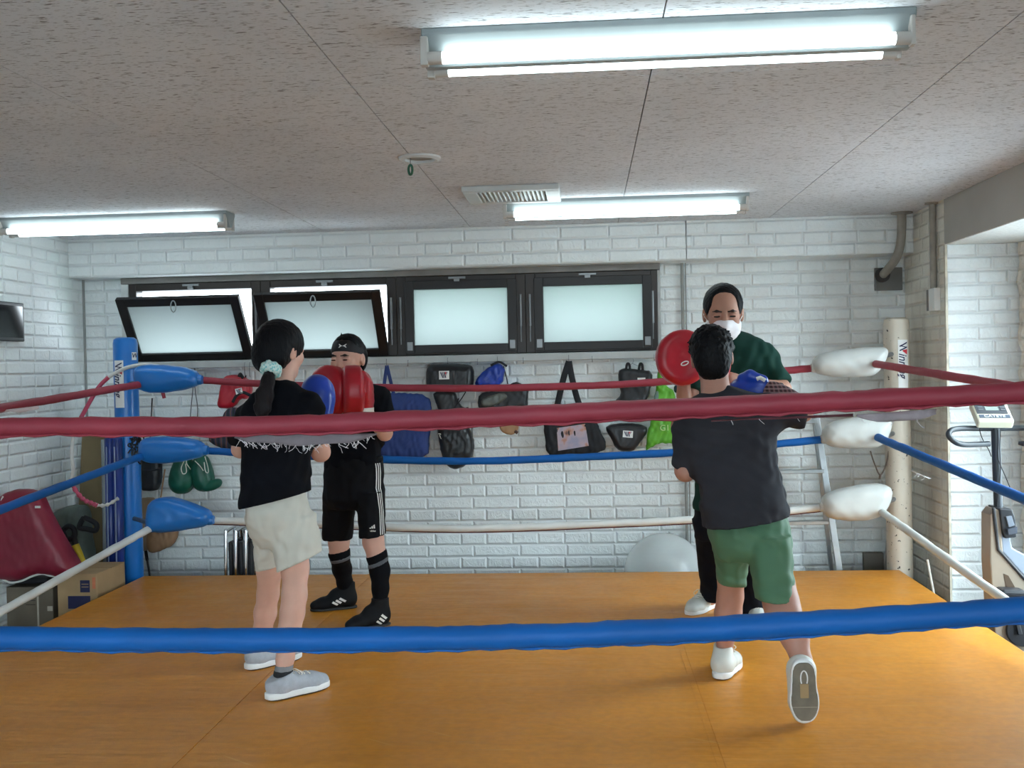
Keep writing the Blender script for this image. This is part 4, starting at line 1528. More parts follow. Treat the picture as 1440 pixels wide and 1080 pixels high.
for nm, (xa, ya, Ya), (xb, yb_, Yb), w in (('rail', (1147, 582, 6.42), (1180, 800, 6.34), .036), ('rail', (1062, 584, 6.42), (1024, 802, 6.34), .036),
                                         ('rear_leg', (1144, 584, 6.47), (1169, 800, 6.60), .024), ('rear_leg', (1066, 586, 6.47), (1036, 802, 6.60), .024)):
    a, b = at(xa, ya, Ya), at(xb, yb_, Yb)
    b = to_floor(a, b)
    obj(nm, MB().bar(a, b, .022, w, (1, 0, 0)), ALU, T, smooth=False, bevel=.003)
for y, xl, xr in ((592, 1063, 1147), (662, 1050, 1158), (734, 1037, 1169)):
    a, b = at(xl, y + 2, 6.40), at(xr, y, 6.40)
    obj('step', MB().bar(a, b, .07 if y > 600 else .12, .022), ALU, T, smooth=False, bevel=.003)

kb = NT('clear ball vinyl')
ktr = kb.n('ShaderNodeBsdfTransparent')
ktr.inputs[0].default_value = (.92, .95, .95, 1)
kmx = kb.n('ShaderNodeMixShader')
lw = kb.n('ShaderNodeLayerWeight', i_Blend=.35)
kb.l(kb.math('ADD', kb.math('MULTIPLY', lw.outputs['Facing'], .6), .30), kmx.inputs[0])
kb.l(ktr.outputs[0], kmx.inputs[1])
kb.l(kb.b.outputs[0], kmx.inputs[2])
kb.l(kmx.outputs[0], kb.t.nodes['Material Output'].inputs[0])
kb.b.inputs['Base Color'].default_value = (*lin((240, 244, 244)), 1)
kb.b.inputs['Roughness'].default_value = .15
bc = at(934, 806, 6.46)
T = thing('exercise_ball', 'clear vinyl exercise ball on the floor behind the far edge of the mat', 'ball', (bc.x, bc.y, 0))
R_ = bc.z
prof = [(R_ * math.sin(a) * (1 + .006 * math.sin(a * 60)), bc.z - R_ * math.cos(a)) for a in np.linspace(.02, PI - .02, 60)]
obj('ball_skin', MB().lathe(prof, (bc.x, bc.y, 0), (0, 0, 1), 40), kb.m, T)

FOLD = 'folded chrome stools against the back wall'
stool = None
for i, (px, lab) in enumerate(((331, 'folded chrome stool closest to the blue post'), (345, 'folded chrome stool in the middle of the folded row'), (359, 'folded chrome stool behind the leg of the person in beige shorts'))):
    c = at(px, 800, 6.5)
    zt = at(px, 744, 6.5).z
    if stool is None:
        base = c
        stool = thing('folding_stool', lab, 'stool', (c.x, 6.5, 0), FOLD)
        for dx, y0, y1 in ((-.018, 6.36, 6.64), (.018, 6.42, 6.60)):
            ps = [(c.x + dx, y0, .01), (c.x + dx, y0 + .03, zt - .04), (c.x + dx, y0 + .06, zt), (c.x + dx, y1 - .05, zt), (c.x + dx, y1 - .02, zt - .04), (c.x + dx, y1, .01)]
            lg = obj('leg_frame', MB().tube(curve_pts(ps, 6), .0105, 10), CHROME, stool)
            for q in (ps[0], ps[-1]):
                obj('rubber_foot', MB().tube([(q[0], q[1], 0), (q[0], q[1], .03)], .014, 8), BLACKF, lg)
        obj('seat', MB().box((c.x + .004, 6.5, zt * .6), (.026, .2, .3)), BLACKL, stool, smooth=False, bevel=.01)
        kids = list(stool.children_recursive)
    else:
        r = stool.copy()
        COL.objects.link(r)
        r.location.x = c.x
        r['label'] = lab
        mp_ = {stool: r}
        for ch in kids:
            q = ch.copy()
            COL.objects.link(q)
            mp_[ch] = q
            q.parent = mp_[ch.parent]

# ------------------------------------------------------------------ clutter between the ring and the left wall
CARD = MT('cardboard', (172, 142, 104), .8, var=.12, vs=6)
OLDCARD = MT('old grey cardboard', (108, 98, 84), .85, var=.2, vs=7)
YC = 5.72


def carton(name, label, pxa, pxb, ytop, Y, depth, mat, rz):
    a, b = at(pxa, ytop, Y), at(pxb, ytop, Y)
    w, h = b.x - a.x, a.z
    T = thing(name, label, 'box', ((a.x + b.x) / 2, Y + depth / 2, 0))
    R = Matrix.Rotation(rz, 3, 'Z')
    c = Vector(((a.x + b.x) / 2, Y + depth / 2, h / 2))
    obj('carton', MB().box(c, (w, depth, h), R), mat, T, smooth=False, bevel=.004)
    return T, c, R, w, h, depth


T, c, R, w, h, dp = carton('cardboard_box', 'brown cardboard box with navy print beside the ring mat', 80, 136, 808, YC, .36, CARD, .0)
fy = c.y - dp / 2 - .0015
top = c.z + h / 2
for dx in (-.5,):
    obj('flap', MB().span((c.x - w / 2, c.y - dp / 2, top), (c.x + w / 2, c.y - .004, top + .003)).span((c.x - w / 2, c.y + .004, top), (c.x + w / 2, c.y + dp / 2, top + .003)), CARD, T, smooth=False)
def face_patch(px0, px1, py0, py1, mat, name):
    a, b = at(px0, py1, fy), at(px1, py0, fy)
    return obj(name, MB().span((a.x, fy - .0008, a.z), (b.x, fy, b.z)), mat, T, smooth=False)
s = face_patch(113, 126, 816, 833, NAVY, 'navy_label')
a = at(119.5, 824, fy - .0015)
obj('label_lines', MB().span((a.x - .02, fy - .002, a.z + .008), (a.x + .02, fy - .001, a.z + .012)).span((a.x - .02, fy - .002, a.z - .008), (a.x + .02, fy - .001, a.z - .004)), CARD, s, smooth=False)
face_patch(96, 127, 838, 856, NAVY, 'navy_band')
face_patch(130, 134, 812, 828, MT('orange print', (206, 120, 84), .6), 'orange_mark')
T, c, R, w, h, dp = carton('cardboard_box', 'worn grey cardboard box under the maroon body protector', -6, 74, 826, 5.72, .40, OLDCARD, 0)
obj('tape', MB().span((c.x + w * .22, c.y - dp / 2 - .002, c.z - h / 2), (c.x + w * .25, c.y - dp / 2, c.z + h / 2 - .02)).span((c.x + w * .40, c.y - dp / 2 - .002, c.z + h * .1), (c.x + w * .49, c.y - dp / 2, c.z + h * .18)), MT('pale tape', (190, 182, 168), .4), T, smooth=False)
for k in range(3):
    obj('print_line', MB().span((c.x + w * .02, c.y - dp / 2 - .0012, c.z + h * (.2 + .07 * k)), (c.x + w * .19, c.y - dp / 2, c.z + h * (.215 + .07 * k))), MT('dark print', (66, 58, 50), .8) if k == 0 else MATS.setdefault('dp', MT('dark print', (66, 58, 50), .8)), T, smooth=False)

# maroon body protector leaning on the boxes
yr = 5.66
ol = [(2, 698), (12, 691), (30, 687), (50, 689), (60, 697), (70, 722), (92, 762), (113, 795), (112, 803), (92, 812), (74, 808), (54, 806), (34, 815), (10, 816), (-12, 806), (-18, 790), (-18, 735), (-8, 708)]
T = thing('body_protector', 'maroon padded body protector with white piping leaning over the boxes', 'body protector', at(40, 818, yr))
obj('pad', bag_mesh(ol, yr, .085, .07, .003, h=.008, rounds=2, flat=.2), REDDARK, T)
obj('piping', MB().tube(curve_pts([at(x, y, yr - .045) for x, y in ((-10, 806), (2, 813), (14, 819), (30, 817), (46, 810), (60, 807), (72, 810), (88, 810))], 8), .0055, 8), WHITEP, T)
obj('piping', MB().tube(curve_pts([at(x, y, yr - .07) for x, y in ((4, 698), (2, 706), (6, 720), (5, 732), (-2, 742))], 8), .0045, 8), WHITEP, T)
obj('size_tag', MB().box(at(53, 713, yr - .085), (.03, .004, .012)), WHITEP, T, smooth=False)
T = thing('equipment_pad', 'black foam pad lying under the maroon body protector', 'pad', at(10, 822, 5.75))
a, b = at(-14, 823, 5.72), at(66, 812, 5.72)
obj('pad_body', MB().span((a.x, 5.72, a.z + .006), (b.x, 6.0, b.z)), BLACKF, T, smooth=False, bevel=.01)

# grey backpack, yellow handled tool, brown board, blue rolls
T = thing('backpack', 'grey green backpack slumped behind the maroon body protector', 'backpack', at(108, 800, 6.2))
obj('body', bag_mesh([(74, 722), (92, 712), (116, 709), (124, 718), (126, 750), (132, 790), (130, 822), (90, 824), (70, 800)], 6.22, .09, .05, .005, h=.007, seed=4), MT('grey green nylon', (92, 104, 98), .7, var=.2), T)
for pix in ([(118, 728), (128, 732), (136, 738), (134, 746), (122, 744), (112, 742), (114, 734)], [(88, 746), (96, 740), (104, 744), (104, 756), (94, 758), (90, 752)]):
    obj('strap', MB().tube(curve_pts([at(x, y, 6.12) for x, y in pix + pix[:1]], 5), .016, 8), BLACKF, T)
T = thing('hand_tool', 'yellow handled tool stuck upright beside the maroon body protector', 'tool', at(116, 800, 6.12))
obj('handle', MB().tube([at(106, 766, 6.12), at(119, 800, 6.115)], [.022, .024], 10), MT('yellow plastic', (222, 190, 40), .4), T)
obj('head', MB().tube([at(103, 752, 6.12), at(107, 768, 6.12)], [.014, .018], 10), BLACKF, T)
obj('shaft', MB().tube([at(119, 800, 6.115), to_floor(at(106, 766, 6.12), at(119, 800, 6.115))], .015, 10), BLACKF, T)
a, b = at(104, 560, 6.50), at(150, 610, 6.50)
tag(obj('plywood_board', MB().bar((((a.x + b.x) / 2), 6.42, 0), ((a.x + b.x) / 2, 6.60, at(127, 613, 6.55).z), b.x - a.x, .02, (0, 1, 0)), MT('olive brown board', (112, 96, 66), .7, var=.14, vs=4), loc=((a.x + b.x) / 2, 6.42, 0), bevel=.003), 'tall olive brown board leaning in the back corner', 'board')
kb2 = NT('cloudy tube plastic')
kb2.b.inputs['Base Color'].default_value = (*lin((146, 156, 162)), 1)
kb2.b.inputs['Roughness'].default_value = .2
kb2.b.inputs['Alpha'].default_value = .75
a = at(147, 800, 6.2)
tag(obj('plastic_tube', MB().tube([(a.x, 6.22, 0), (a.x + .004, 6.24, at(149, 618, 6.24).z)], .021, 14), kb2.m, loc=(a.x, 6.22, 0)), 'clear plastic tube standing beside the rolled blue mats', 'tube')
ROLL = MT('dark blue vinyl roll', (24, 48, 122), .35, var=.2, vs=5)
for px, r, yy, lab in ((157, .032, 6.20, 'rolled dark blue mat standing next to the clear plastic tube'), (168, .030, 6.16, 'rolled dark blue mat standing against the blue post')):
    a = at(px, 800, yy)
    T = thing('rolled_mat', lab, 'rolled mat', (a.x, yy, 0), 'rolled blue mats by the blue post')
    zt = at(px + 2, 616, yy).z
    th = np.linspace(0, 5 * PI, 60)
    ps = [(a.x + (r * (.35 + .65 * t / (5 * PI))) * math.cos(t), yy + (r * (.35 + .65 * t / (5 * PI))) * math.sin(t)) for t in th]
    obj('roll', MB().sheet([[(x, y, 0.0) for x, y in ps], [(x + .01, y, zt) for x, y in ps]]), ROLL, T, solid=.004)
    obj('clear_wrap', MB().tube([(a.x - .004, yy - r - .002, .1), (a.x + .004, yy - r - .002, zt - .05)], .004, 6), MT('clear wrap edge', (150, 164, 190), .2) if px == 157 else MATS.setdefault('wrap', MT('clear wrap edge', (150, 164, 190), .2)), T)

# ------------------------------------------------------------------ exercise bike in the bay
YBK = 5.2
BEIGE = MT('beige plastic', (152, 138, 122), .45, var=.06)
SHROUD = MT('blue grey plastic', (142, 152, 168), .4, var=.06)
BLK = MT('black bike plastic', (36, 38, 44), .4, var=.08)
BKP = MT('dark grey steel tube', (52, 58, 64), .35, var=.08)
CREAM = MT('cream console plastic', (218, 218, 196), .4, var=.04)
T = thing('exercise_bike', 'beige and black exercise bike in the bay beside the ring', 'exercise bike', (at(1420, 800, YBK).x, YBK, 0))


def slab(pix, y0, y1, mat, name, parent=T, bev=.006):
    P = [at(x, y, YBK) for x, y in pix]
    return obj(name, MB().prism([(p.x, YBK + y0, p.z) for p in P], (0, y1 - y0, 0)), mat, parent, smooth=False, bevel=bev)


slab([(1386, 722), (1393, 713), (1400, 716), (1402, 745), (1404, 774), (1438, 812), (1475, 850), (1520, 900), (1520, 960), (1398, 960), (1390, 850), (1386, 790)], -.06, .06, BEIGE, 'casing')
slab([(1400, 735), (1414, 750), (1418, 768), (1436, 778), (1470, 806), (1520, 850), (1520, 899), (1475, 849), (1438, 811), (1404, 773)], -.05, .07, SHROUD, 'shroud')
slab([(1397, 712), (1415, 713), (1420, 728), (1421, 752), (1405, 754), (1401, 742)], -.075, .075, BLK, 'tension_dial')
e = slab([(1405, 723), (1413, 722), (1417, 735), (1409, 738)], -.085, -.07, MT('grey dial', (120, 128, 140), .3), 'dial_window', bev=.002)
slab([(1406, 740), (1420, 737), (1420, 746), (1407, 748)], -.095, -.07, MT('dark grey knob', (70, 76, 88), .4), 'tension_lever', bev=.003)
obj('trim_line', MB().tube([at(x, y, YBK - .062) for x, y in ((1397, 714), (1400, 740), (1404, 773), (1438, 811), (1475, 849), (1520, 899))], .008, 8), BLK, T)
slab([(1404, 803), (1411, 806), (1423, 827), (1408, 826)], -.062, -.055, MT('dark brown recess', (84, 66, 50), .8), 'recess', bev=.001)
pd = at(1422, 833, YBK - .12)
obj('pedal', MB().box(pd, (.115, .09, .035), Matrix.Rotation(.06, 3, 'Y')), BLK, T, smooth=False, bevel=.012)
p2_ = at(1436, 888, YBK - .1)
obj('crank', MB().bar(pd + Vector((.01, .06, 0)), p2_ + Vector((0, .02, -.02)), .02, .035, (0, 1, 0)), BLK, T, smooth=False, bevel=.004)
obj('crank_guard', MB().lathe([(.001, -.01), (.075, -.01), (.08, 0), (.001, .01)], p2_ + Vector((.02, .03, 0)), (0, 1, 0), 28), BLK, T)
obj('base_bar', MB().tube([(at(1398, 900, YBK).x, YBK - .22, .03), (at(1398, 900, YBK).x, YBK + .22, .03)], .03, 12), BKP, T)
obj('base_rail', MB().bar((at(1398, 900, YBK).x, YBK, .05), (at(1540, 900, YBK).x, YBK, .05), .06, .05), BKP, T, smooth=False)
obj('base_bar', MB().tube([(at(1540, 900, YBK).x, YBK - .22, .03), (at(1540, 900, YBK).x, YBK + .22, .03)], .03, 12), BKP, T)
obj('casing_skirt', MB().span((at(1400, 950, YBK).x, YBK - .055, .06), (at(1515, 950, YBK).x, YBK + .055, at(1440, 955, YBK).z)), BEIGE, T, smooth=False, bevel=.006)
st_ = obj('stem', MB().tube([at(1404, 716, YBK), at(1400, 602, YBK)], .021, 14), BKP, T)
hb = curve_pts([at(x, y, YBK + dy) for x, y, dy in ((1391, 624, -.02), (1372, 625, -.05), (1354, 625, -.08), (1342, 621, -.09), (1334, 612, -.08), (1338, 605, -.06), (1352, 602.5, -.03), (1376, 602.5, 0), (1400, 602.5, 0), (1430, 602, 0), (1452, 603, -.05), (1468, 610, -.08), (1462, 622, -.09), (1440, 624, -.08))], 7)
obj('handlebar', MB().tube(hb, .0132, 12), BKP, T)
obj('bar_plug', MB().tube([at(1440, 624, YBK - .08), at(1432, 623, YBK - .07)], [.013, .008], 10), BLK, T)
cc = at(1394, 583, YBK)
tilt = Matrix.Rotation(math.radians(38), 3, 'X') @ Matrix.Rotation(math.radians(-2), 3, 'Z')
cons = obj('console', MB().box(cc, (.165, .15, .045), tilt), CREAM, T, smooth=False, bevel=.008)
fc = lambda x, y, z=.0235: cc + tilt @ Vector((x, y, z))
obj('console_face', MB().box(fc(-.004, .022), (.14, .085, .002), tilt), MT('grey console face', (74, 78, 84), .4), cons, smooth=False)
obj('display', MB().box(fc(.0, .026, .025), (.06, .05, .002), tilt), MT('display grey', (148, 158, 152), .25), cons, smooth=False)
for k in range(6):
    obj('button', MB().box(fc(-.052 if k < 3 else .05, .006 + .018 * (k % 3), .0255), (.022, .01, .003), tilt), MT('button grey', (100, 104, 108), .5) if k == 0 else MATS.setdefault('btn', MT('button grey', (100, 104, 108), .5)), cons, smooth=False)
obj('name_strip', MB().box(fc(0, -.040, .0238), (.14, .022, .002), tilt), MT('slate strip', (84, 94, 110), .4), cons, smooth=False)
obj('lettering', text_mb('CATEYE', .022, fc(0, -.040, .0252), tilt @ Vector((1, 0, 0)), tilt @ Vector((0, 1, 0)), sx=1.25), WHITEP, cons, smooth=False)
mb = MB()
for pix in ([(1379, 598), (1378, 606), (1382, 618), (1390, 632), (1394, 642)], [(1403, 604), (1404, 620), (1403, 640), (1405, 650), (1413, 668), (1422, 690)], [(1407, 604), (1406, 630), (1407, 660), (1404, 690), (1402, 712)]):
    mb.tube(curve_pts([at(x, y, YBK - .03) for x, y in pix], 5), .0022, 6)
obj('cable', mb, BLACKF, T)
# ------------------------------------------------------------------ people
SKIN = MT('light skin', (214, 168, 150), .5, var=.06, vs=14, spec=.35)
SKINM = MT('tan skin', (180, 134, 114), .5, var=.06, vs=14, spec=.35)
SKINB = MT('warm skin', (176, 130, 114), .5, var=.06, vs=14, spec=.35)
for m_ in (SKIN, SKINM, SKINB):
    b_ = m_.node_tree.nodes['Principled BSDF']
    b_.inputs['Subsurface Weight'].default_value = .12
    b_.inputs['Subsurface Radius'].default_value = (.012, .005, .003)


def hair_material(name, col, vs):
    k = NT(name)
    n = k.noise(1.0, None, 3.0, vs)
    c = lin(col)
    k.l(k.mix(n, tuple(v * .6 for v in c), tuple(v * 1.6 for v in c)), k.b.inputs['Base Color'])
    k.b.inputs['Roughness'].default_value = .5
    k.b.inputs['Specular IOR Level'].default_value = .14
    k.bump(n, .5, .006)
    return k.m


HAIR = hair_material('black hair', (11, 12, 17), (180, 180, 16))
HAIRT = hair_material('dark brown hair tail', (28, 24, 27), (200, 200, 12))
HAIRS = hair_material('short black hair', (11, 12, 16), (150, 150, 90))
TEEB = MT('black t-shirt cotton', (13, 15, 22), .9, var=.12, vs=8, bump=(220, .1, .002), spec=.15)
TEEC = MT('charcoal t-shirt cotton', (50, 50, 56), .85, var=.10, vs=8, bump=(220, .1, .002), spec=.15)
TEEG = MT('dark green t-shirt cotton', (24, 58, 50), .85, var=.12, vs=8, bump=(220, .1, .002), spec=.15)
BEIGES = MT('beige cotton shorts', (206, 204, 194), .8, var=.05, vs=8, bump=(200, .12, .002))
GREENS = MT('sage green shorts', (76, 116, 88), .7, var=.07, vs=8, bump=(200, .12, .002))
BLACKS = MT('black sport shorts', (14, 15, 20), .75, var=.12, vs=8, spec=.15)
SOCKB = MT('black football sock', (13, 14, 19), .9, var=.12, vs=30, spec=.15)
NAVYP = MT('navy black trousers', (17, 19, 28), .85, var=.12, vs=8, spec=.15)
GREYK = MT('grey knit upper', (168, 172, 180), .7, var=.10, vs=40, bump=(240, .3, .003))
WSOLE = MT('white rubber sole', (226, 228, 228), .5, var=.03)
WLEA = MT('white shoe leather', (204, 206, 200), .45, var=.06, vs=16)
GUM = MT('grey worn outsole', (112, 106, 94), .7, var=.25, vs=16, bump=(50, .5, .006))
DSOLE = MT('dark outsole', (44, 44, 46), .6)
WHITEC = MT('white trim', (232, 232, 228), .5, var=.02)
BLUEG = MT('blue glove leather', (26, 64, 168), .28, var=.1, vs=8, bump=(24, .12, .005))
EYEM = MT('dark eye', (26, 18, 18), .25)
BROW = MT('dark eyebrow', (40, 30, 28), .8)


def st(py, xl, xr, Y, ry):
    c = at((xl + xr) / 2, py, Y)
    return ((c.x, c.y, c.z), (xr - xl) / 2 * Y / F, ry)


def basis(front, up=(0, 0, 1)):
    """columns right, front, up"""
    f = Vector(front).normalized()
    r = f.cross(Vector(up)).normalized()
    u = r.cross(f)
    return np.array([list(r), list(f), list(u)]).T


def head_solid(V, c, B, s):
    c = np.array(c)
    L = lambda *p: c + B @ (np.array(p) * s)
    V.ell(L(0, -.012, .028), np.array([.0735, .092, .085]) * s, B, .01)
    V.ell(L(0, .022, -.028), np.array([.060, .068, .082]) * s, B, .03)
    V.ell(L(0, .055, -.088), np.array([.030, .030, .026]) * s, B, .03)
    for q in (-1, 1):
        V.ell(L(q * .034, .062, -.026), np.array([.026, .024, .026]) * s, B, .02)
        V.ell(L(q * .031, .094, .008), np.array([.021, .014, .012]) * s, B, .012, 'sub')
        V.ell(L(q * .031, .079, .006), np.array([.018, .014, .012]) * s, B, .006)
        V.ell(L(q * .075, -.008, -.008), np.array([.010, .021, .032]) * s, B, .006)
        V.ell(L(q * .083, .002, -.004), np.array([.006, .010, .017]) * s, B, .004, 'sub')
    V.cap(L(0, .084, .012), L(0, .101, -.026), .008 * s, .0125 * s, .012)
    for q in (-1, 1):
        V.ell(L(q * .011, .094, -.029), np.array([.009, .010, .008]) * s, B, .006)
    V.ell(L(0, .084, -.058), np.array([.021, .010, .0075]) * s, B, .008)
    return L


def face_details(P, L, s, B, lid=1.0):
    for q in (-1, 1):
        V = Vox(L(q * .031, .084, .004) - .03, L(q * .031, .084, .004) + .03, .0016)
        V.ell(L(q * .031, .0905, .001), np.array([.0135, .0045, .0040 * lid]) * s, B, 0)
        obj('eye', V.mesh(1), EYEM, P)
        V = Vox(L(q * .031, .09, .024) - .03, L(q * .031, .09, .024) + .03, .0018)
        V.chain([L(q * .013, .0965, .0215), L(q * .032, .0925, .0240), L(q * .048, .080, .020)], [.0030 * s, .0034 * s, .0018 * s])
        obj('eyebrow', V.mesh(1), BROW, P)


def person_grid(lo, hi, hc, hs):
    return Vox(lo, hi, .0095, {0: (hc[0] - .10 * hs - .02, hc[0] + .10 * hs + .02, .0036), 1: (hc[1] - .12 * hs - .01, hc[1] + .12 * hs + .01, .0036), 2: (hc[2] - .12 * hs - .02, hc[2] + .125 * hs, .0036)})


def bounds(pts, m=.13):
    A = np.array([list(p) for p in pts])
    return A.min(0) - m, A.max(0) + m


def cloth(person, name, V, mat, smooth=2):
    vf = V.mesh(smooth)
    return obj(name, vf, mat, person), vf


def hem_cut(V, a, b, Y, late=True):
    """cut the cloth below the picture line a-b"""
    A, B_ = at(*a, Y), at(*b, Y)
    d = B_ - A
    n = Vector((d.z, 0, -d.x))
    if n.z > 0:
        n = -n
    V.cut(A, n, late=late)


def shoe(person, O, toe, up, L, w, mat, sole_mat, high=.0, stripes=None, laces=True, sole_h=.026, bottom=None, name='shoe'):
    O = Vector(O) + Vector(up).normalized() * (.004 if bottom else .0)
    X = Vector(toe).normalized()
    Z = Vector(up)
    Z = (Z - X * Z.dot(X)).normalized()
    Y = Z.cross(X)
    fr = (O, X, Y, Z)
    W = w / 2
    out = chaikin([(-.002, -W * .50), (-.006, 0), (-.002, W * .50), (L * .12, W * .80), (L * .4, W * .80), (L * .68, W * 1.0), (L * .88, W * .80), (L * .985, W * .46), (L, W * .02), (L * .98, -W * .42), (L * .88, -W * .74), (L * .68, -W * .98), (L * .4, -W * .82), (L * .12, -W * .80)], 2)
    # upper
    V = Vox((-.02, -W - .02, -.01), (L + .02, W + .02, .14 + high), .0042, None, fr)
    V.ell((L * .17, 0, .05), (L * .19, W * .76, .052))
    V.chain([(L * .2, 0, .045), (L * .45, 0, .044), (L * .7, 0, .032), (L * .86, 0, .026)], [W * .82, W * .84, W * .88, W * .72], .02, ((0, 0, 1), 1.2))
    cx = L * (.24 if high < .04 else .175)
    V.chain([(cx, 0, .05), (cx + .004, 0, .085 + high)], [W * .86, W * (.74 if high < .04 else .95)], .02)
    if high > .04:
        V.ell((L * .34, 0, .066), (.062, W * .78, .046), None, .02)
    V.cut((0, 0, sole_h * .55), (0, 0, -1))
    V.cut((L * .25, 0, .088 + high), (-.35 if high < .04 else 0, 0, 1))
    if high < .04:
        V.ell((L * .24, 0, .102 + high), (W * .80, W * .74, .036), None, .006, 'sub')
    vf = V.mesh(2)
    S = obj(name, vf, mat, person)
    # sole
    V = Vox((-.02, -.04, -W - .02), (L + .02, .07, W + .02), .0042, None, (O, X, Z, -Y))
    V.pillow(out, sole_h / 2, sole_h / 2, .012, flat=.8)
    so = obj('sole', V.mesh(2), sole_mat, S)
    if bottom:
        q = [(L * .5 + (x - L * .5) * .93, y * .9) for x, y in out]
        V = Vox((-.02, -.02, -W - .02), (L + .02, .02, W + .02), .0042, None, (O, X, Z, -Y))
        V.pillow(q, .0, .004, .006, flat=.8)
        obj('outsole', V.mesh(1), bottom, S)
    if laces:
        tr = bvh(vf)
        mb = MB()
        for i in range(4):
            x = L * (.38 + .085 * i)
            pts = [O + X * (x + .004 * (j % 2)) + Y * (W * .5 * (j / 4 - 1)) + Z * .12 for j in range(9)]
            pp = project(tr, [p - Z * .03 for p in pts], -Z, .001)
            pp = [p for p in pp if (p - O).dot(Z) < .085]
            if len(pp) > 2:
                mb.tube(pp, .0026, 6)
        bow = O + X * L * .36 + Z * (.085 + high * .4)
        for q in (-1, 1):
            mb.tube(curve_pts([bow, bow + Y * q * .02 + Z * .014 + X * .01, bow + Y * q * .036 + X * .03, bow + Y * q * .024 + X * .034 - Z * .012, bow + X * .006], 4), .0019, 6)
        if mb.v:
            obj('laces', mb, LACE, S)
    return S, vf, (O, X, Y, Z)


def boxing_glove(person, wrist, d, up, s=1.0, mat=None, cuff=None, name='boxing_glove'):
    X = Vector(d).normalized()
    Z = Vector(up)
    Z = (Z - X * Z.dot(X)).normalized()
    Y = Z.cross(X)
    fr = (Vector(wrist), X, Y, Z)
    V = Vox(np.array((-.09, -.11, -.11)) * s, np.array((.22, .11, .13)) * s, .0048, None, fr)
    k = lambda *p: np.array(p) * s
    V.cap(k(-.05, 0, 0), k(.03, 0, 0), .041 * s, .046 * s, .02)
    V.ell(k(.10, 0, -.004), k(.088, .062, .066), None, .03)
    V.ell(k(.125, -.02, 0), k(.06, .05, .058), None, .02)
    V.chain([k(.02, .03, .045), k(.075, .045, .058), k(.115, .04, .05)], [.024 * s, .026 * s, .021 * s], .014)
    V.wr(.0010, [((1, 0, 1), .05), ((0, 1, 1), .04)], 4)
    g = obj(name, V.mesh(2), mat or BLUEG, person)
    ps = [Vector(wrist) + X * (-.062 * s)] * 1
    obj('cuff_band', MB().tube([Vector(wrist) - X * .062 * s, Vector(wrist) - X * .035 * s], [.0435 * s, .0455 * s], 20), cuff or WHITEC, g)
    return g


def focus_mitt(name_label, c, normal, up, s=1.0, cuff=True):
    N = Vector(normal).normalized()
    Z = Vector(up)
    Z = (Z - N * Z.dot(N)).normalized()
    X = Z.cross(-N)
    fr = (Vector(c), X, -N, Z)                 # local y points to the back of the mitt
    T = thing('focus_mitt', name_label, 'focus mitt', c, 'red focus mitts')
    k = lambda *p: np.array(p) * s
    V = Vox(k(-.14, -.07, -.15), k(.14, .09, .15), .0048, None, fr)
    V.pillow([(.112 * s * math.cos(a), .006 + .120 * s * math.sin(a)) for a in np.linspace(0, 2 * PI, 40)[:-1]], .0, .050 * s, .045 * s, flat=.45)
    V.ell(k(0, -.115, 0), k(.09, .075, .10), None, .03, 'sub')
    V.wr(.0008, [((1, 0, 1), .05), ((1, 0, -1), .06)], 4)
    vf = V.mesh(2)
    pad_ = obj('pad', vf, REDL, T)
    V = Vox(k(-.12, 0, -.17), k(.12, .13, .15), .0048, None, fr)
    V.ell(k(0, .052, .01), k(.068, .044, .085), None)
    for i, x in enumerate((-.04, -.014, .014, .04)):
        V.chain([k(x, .06, .0), k(x * 1.05, .062, .055), k(x * 1.05, .045, .088)], [.015 * s, .0155 * s, .013 * s], .008)
    V.chain([k(.06, .04, -.03), k(.085, .03, .01), k(.09, .02, .04)], [.020 * s, .020 * s, .016 * s], .012)
    V.cap(k(0, .05, -.04), k(0, .052, -.075 if cuff else -.06), .046 * s, .042 * s, .02)
    V.wr(.0012, [((0, .3, 1), .03), ((1, 0, .6), .045)], 6)
    obj('hand_pocket', V.mesh(2), REDL, T)
    f = lambda x, y, z: Vector(c) + (X * x - N * y + Z * z) * s
    if cuff:
        obj('cuff', MB().tube([f(0, .051, -.072), f(0, .052, -.102)], [.045 * s, .043 * s], 20), WHITEC, T)
    return T, vf, f


FOLD_G = [((1, .2, .35), .06), ((.6, .1, 1), .09), ((1, .5, -.3), .045)]
FOLD_B = [((.6, .2, 1), .06), ((.6, .1, 1), .10), ((1, .5, -.3), .05)]

# ================================================================== girl in beige shorts, seen from behind
YG = 3.97
hc = at(394, 493, 4.0)
HS = .97
Bg = basis((.46, .885, -.08))
pts = [at(320, 455, 3.8), at(470, 455, 4.5), on(372, 990), on(455, 966), on(345, 944), at(330, 640, 4.3)]
lo, hi = bounds(pts, .10)
V = person_grid(lo, hi, hc, HS)
L = head_solid(V, hc, Bg, HS)
V.chain([at(397, 548, 3.98), at(399, 522, 3.985)], [.046, .042], .02)
V.col([st(545, 380, 416, YG, .05), st(563, 350, 436, YG, .075), st(590, 346, 438, YG, .09), st(640, 350, 432, YG, .085), st(690, 356, 424, YG, .08), st(735, 362, 428, YG + .02, .07)], .02)
Lsh, Lel, Lwr = at(352, 580, 4.03), at(338, 632, 4.15), at(388, 590, 4.34)
Rsh, Rel, Rwr = at(436, 572, 3.95), at(451, 636, 4.08), at(451, 592, 4.24)
V.chain([Lsh, Lel, Lwr], [.042, .034, .025], .015)
V.chain([Rsh, Rel, Rwr], [.042, .036, .026], .015)
V.ell(Lwr + Vector((.06, .06, .03)), (.035, .035, .035), None, .02)
V.ell(Rwr + Vector((-.005, .02, .07)), (.034, .034, .036), None, .02)
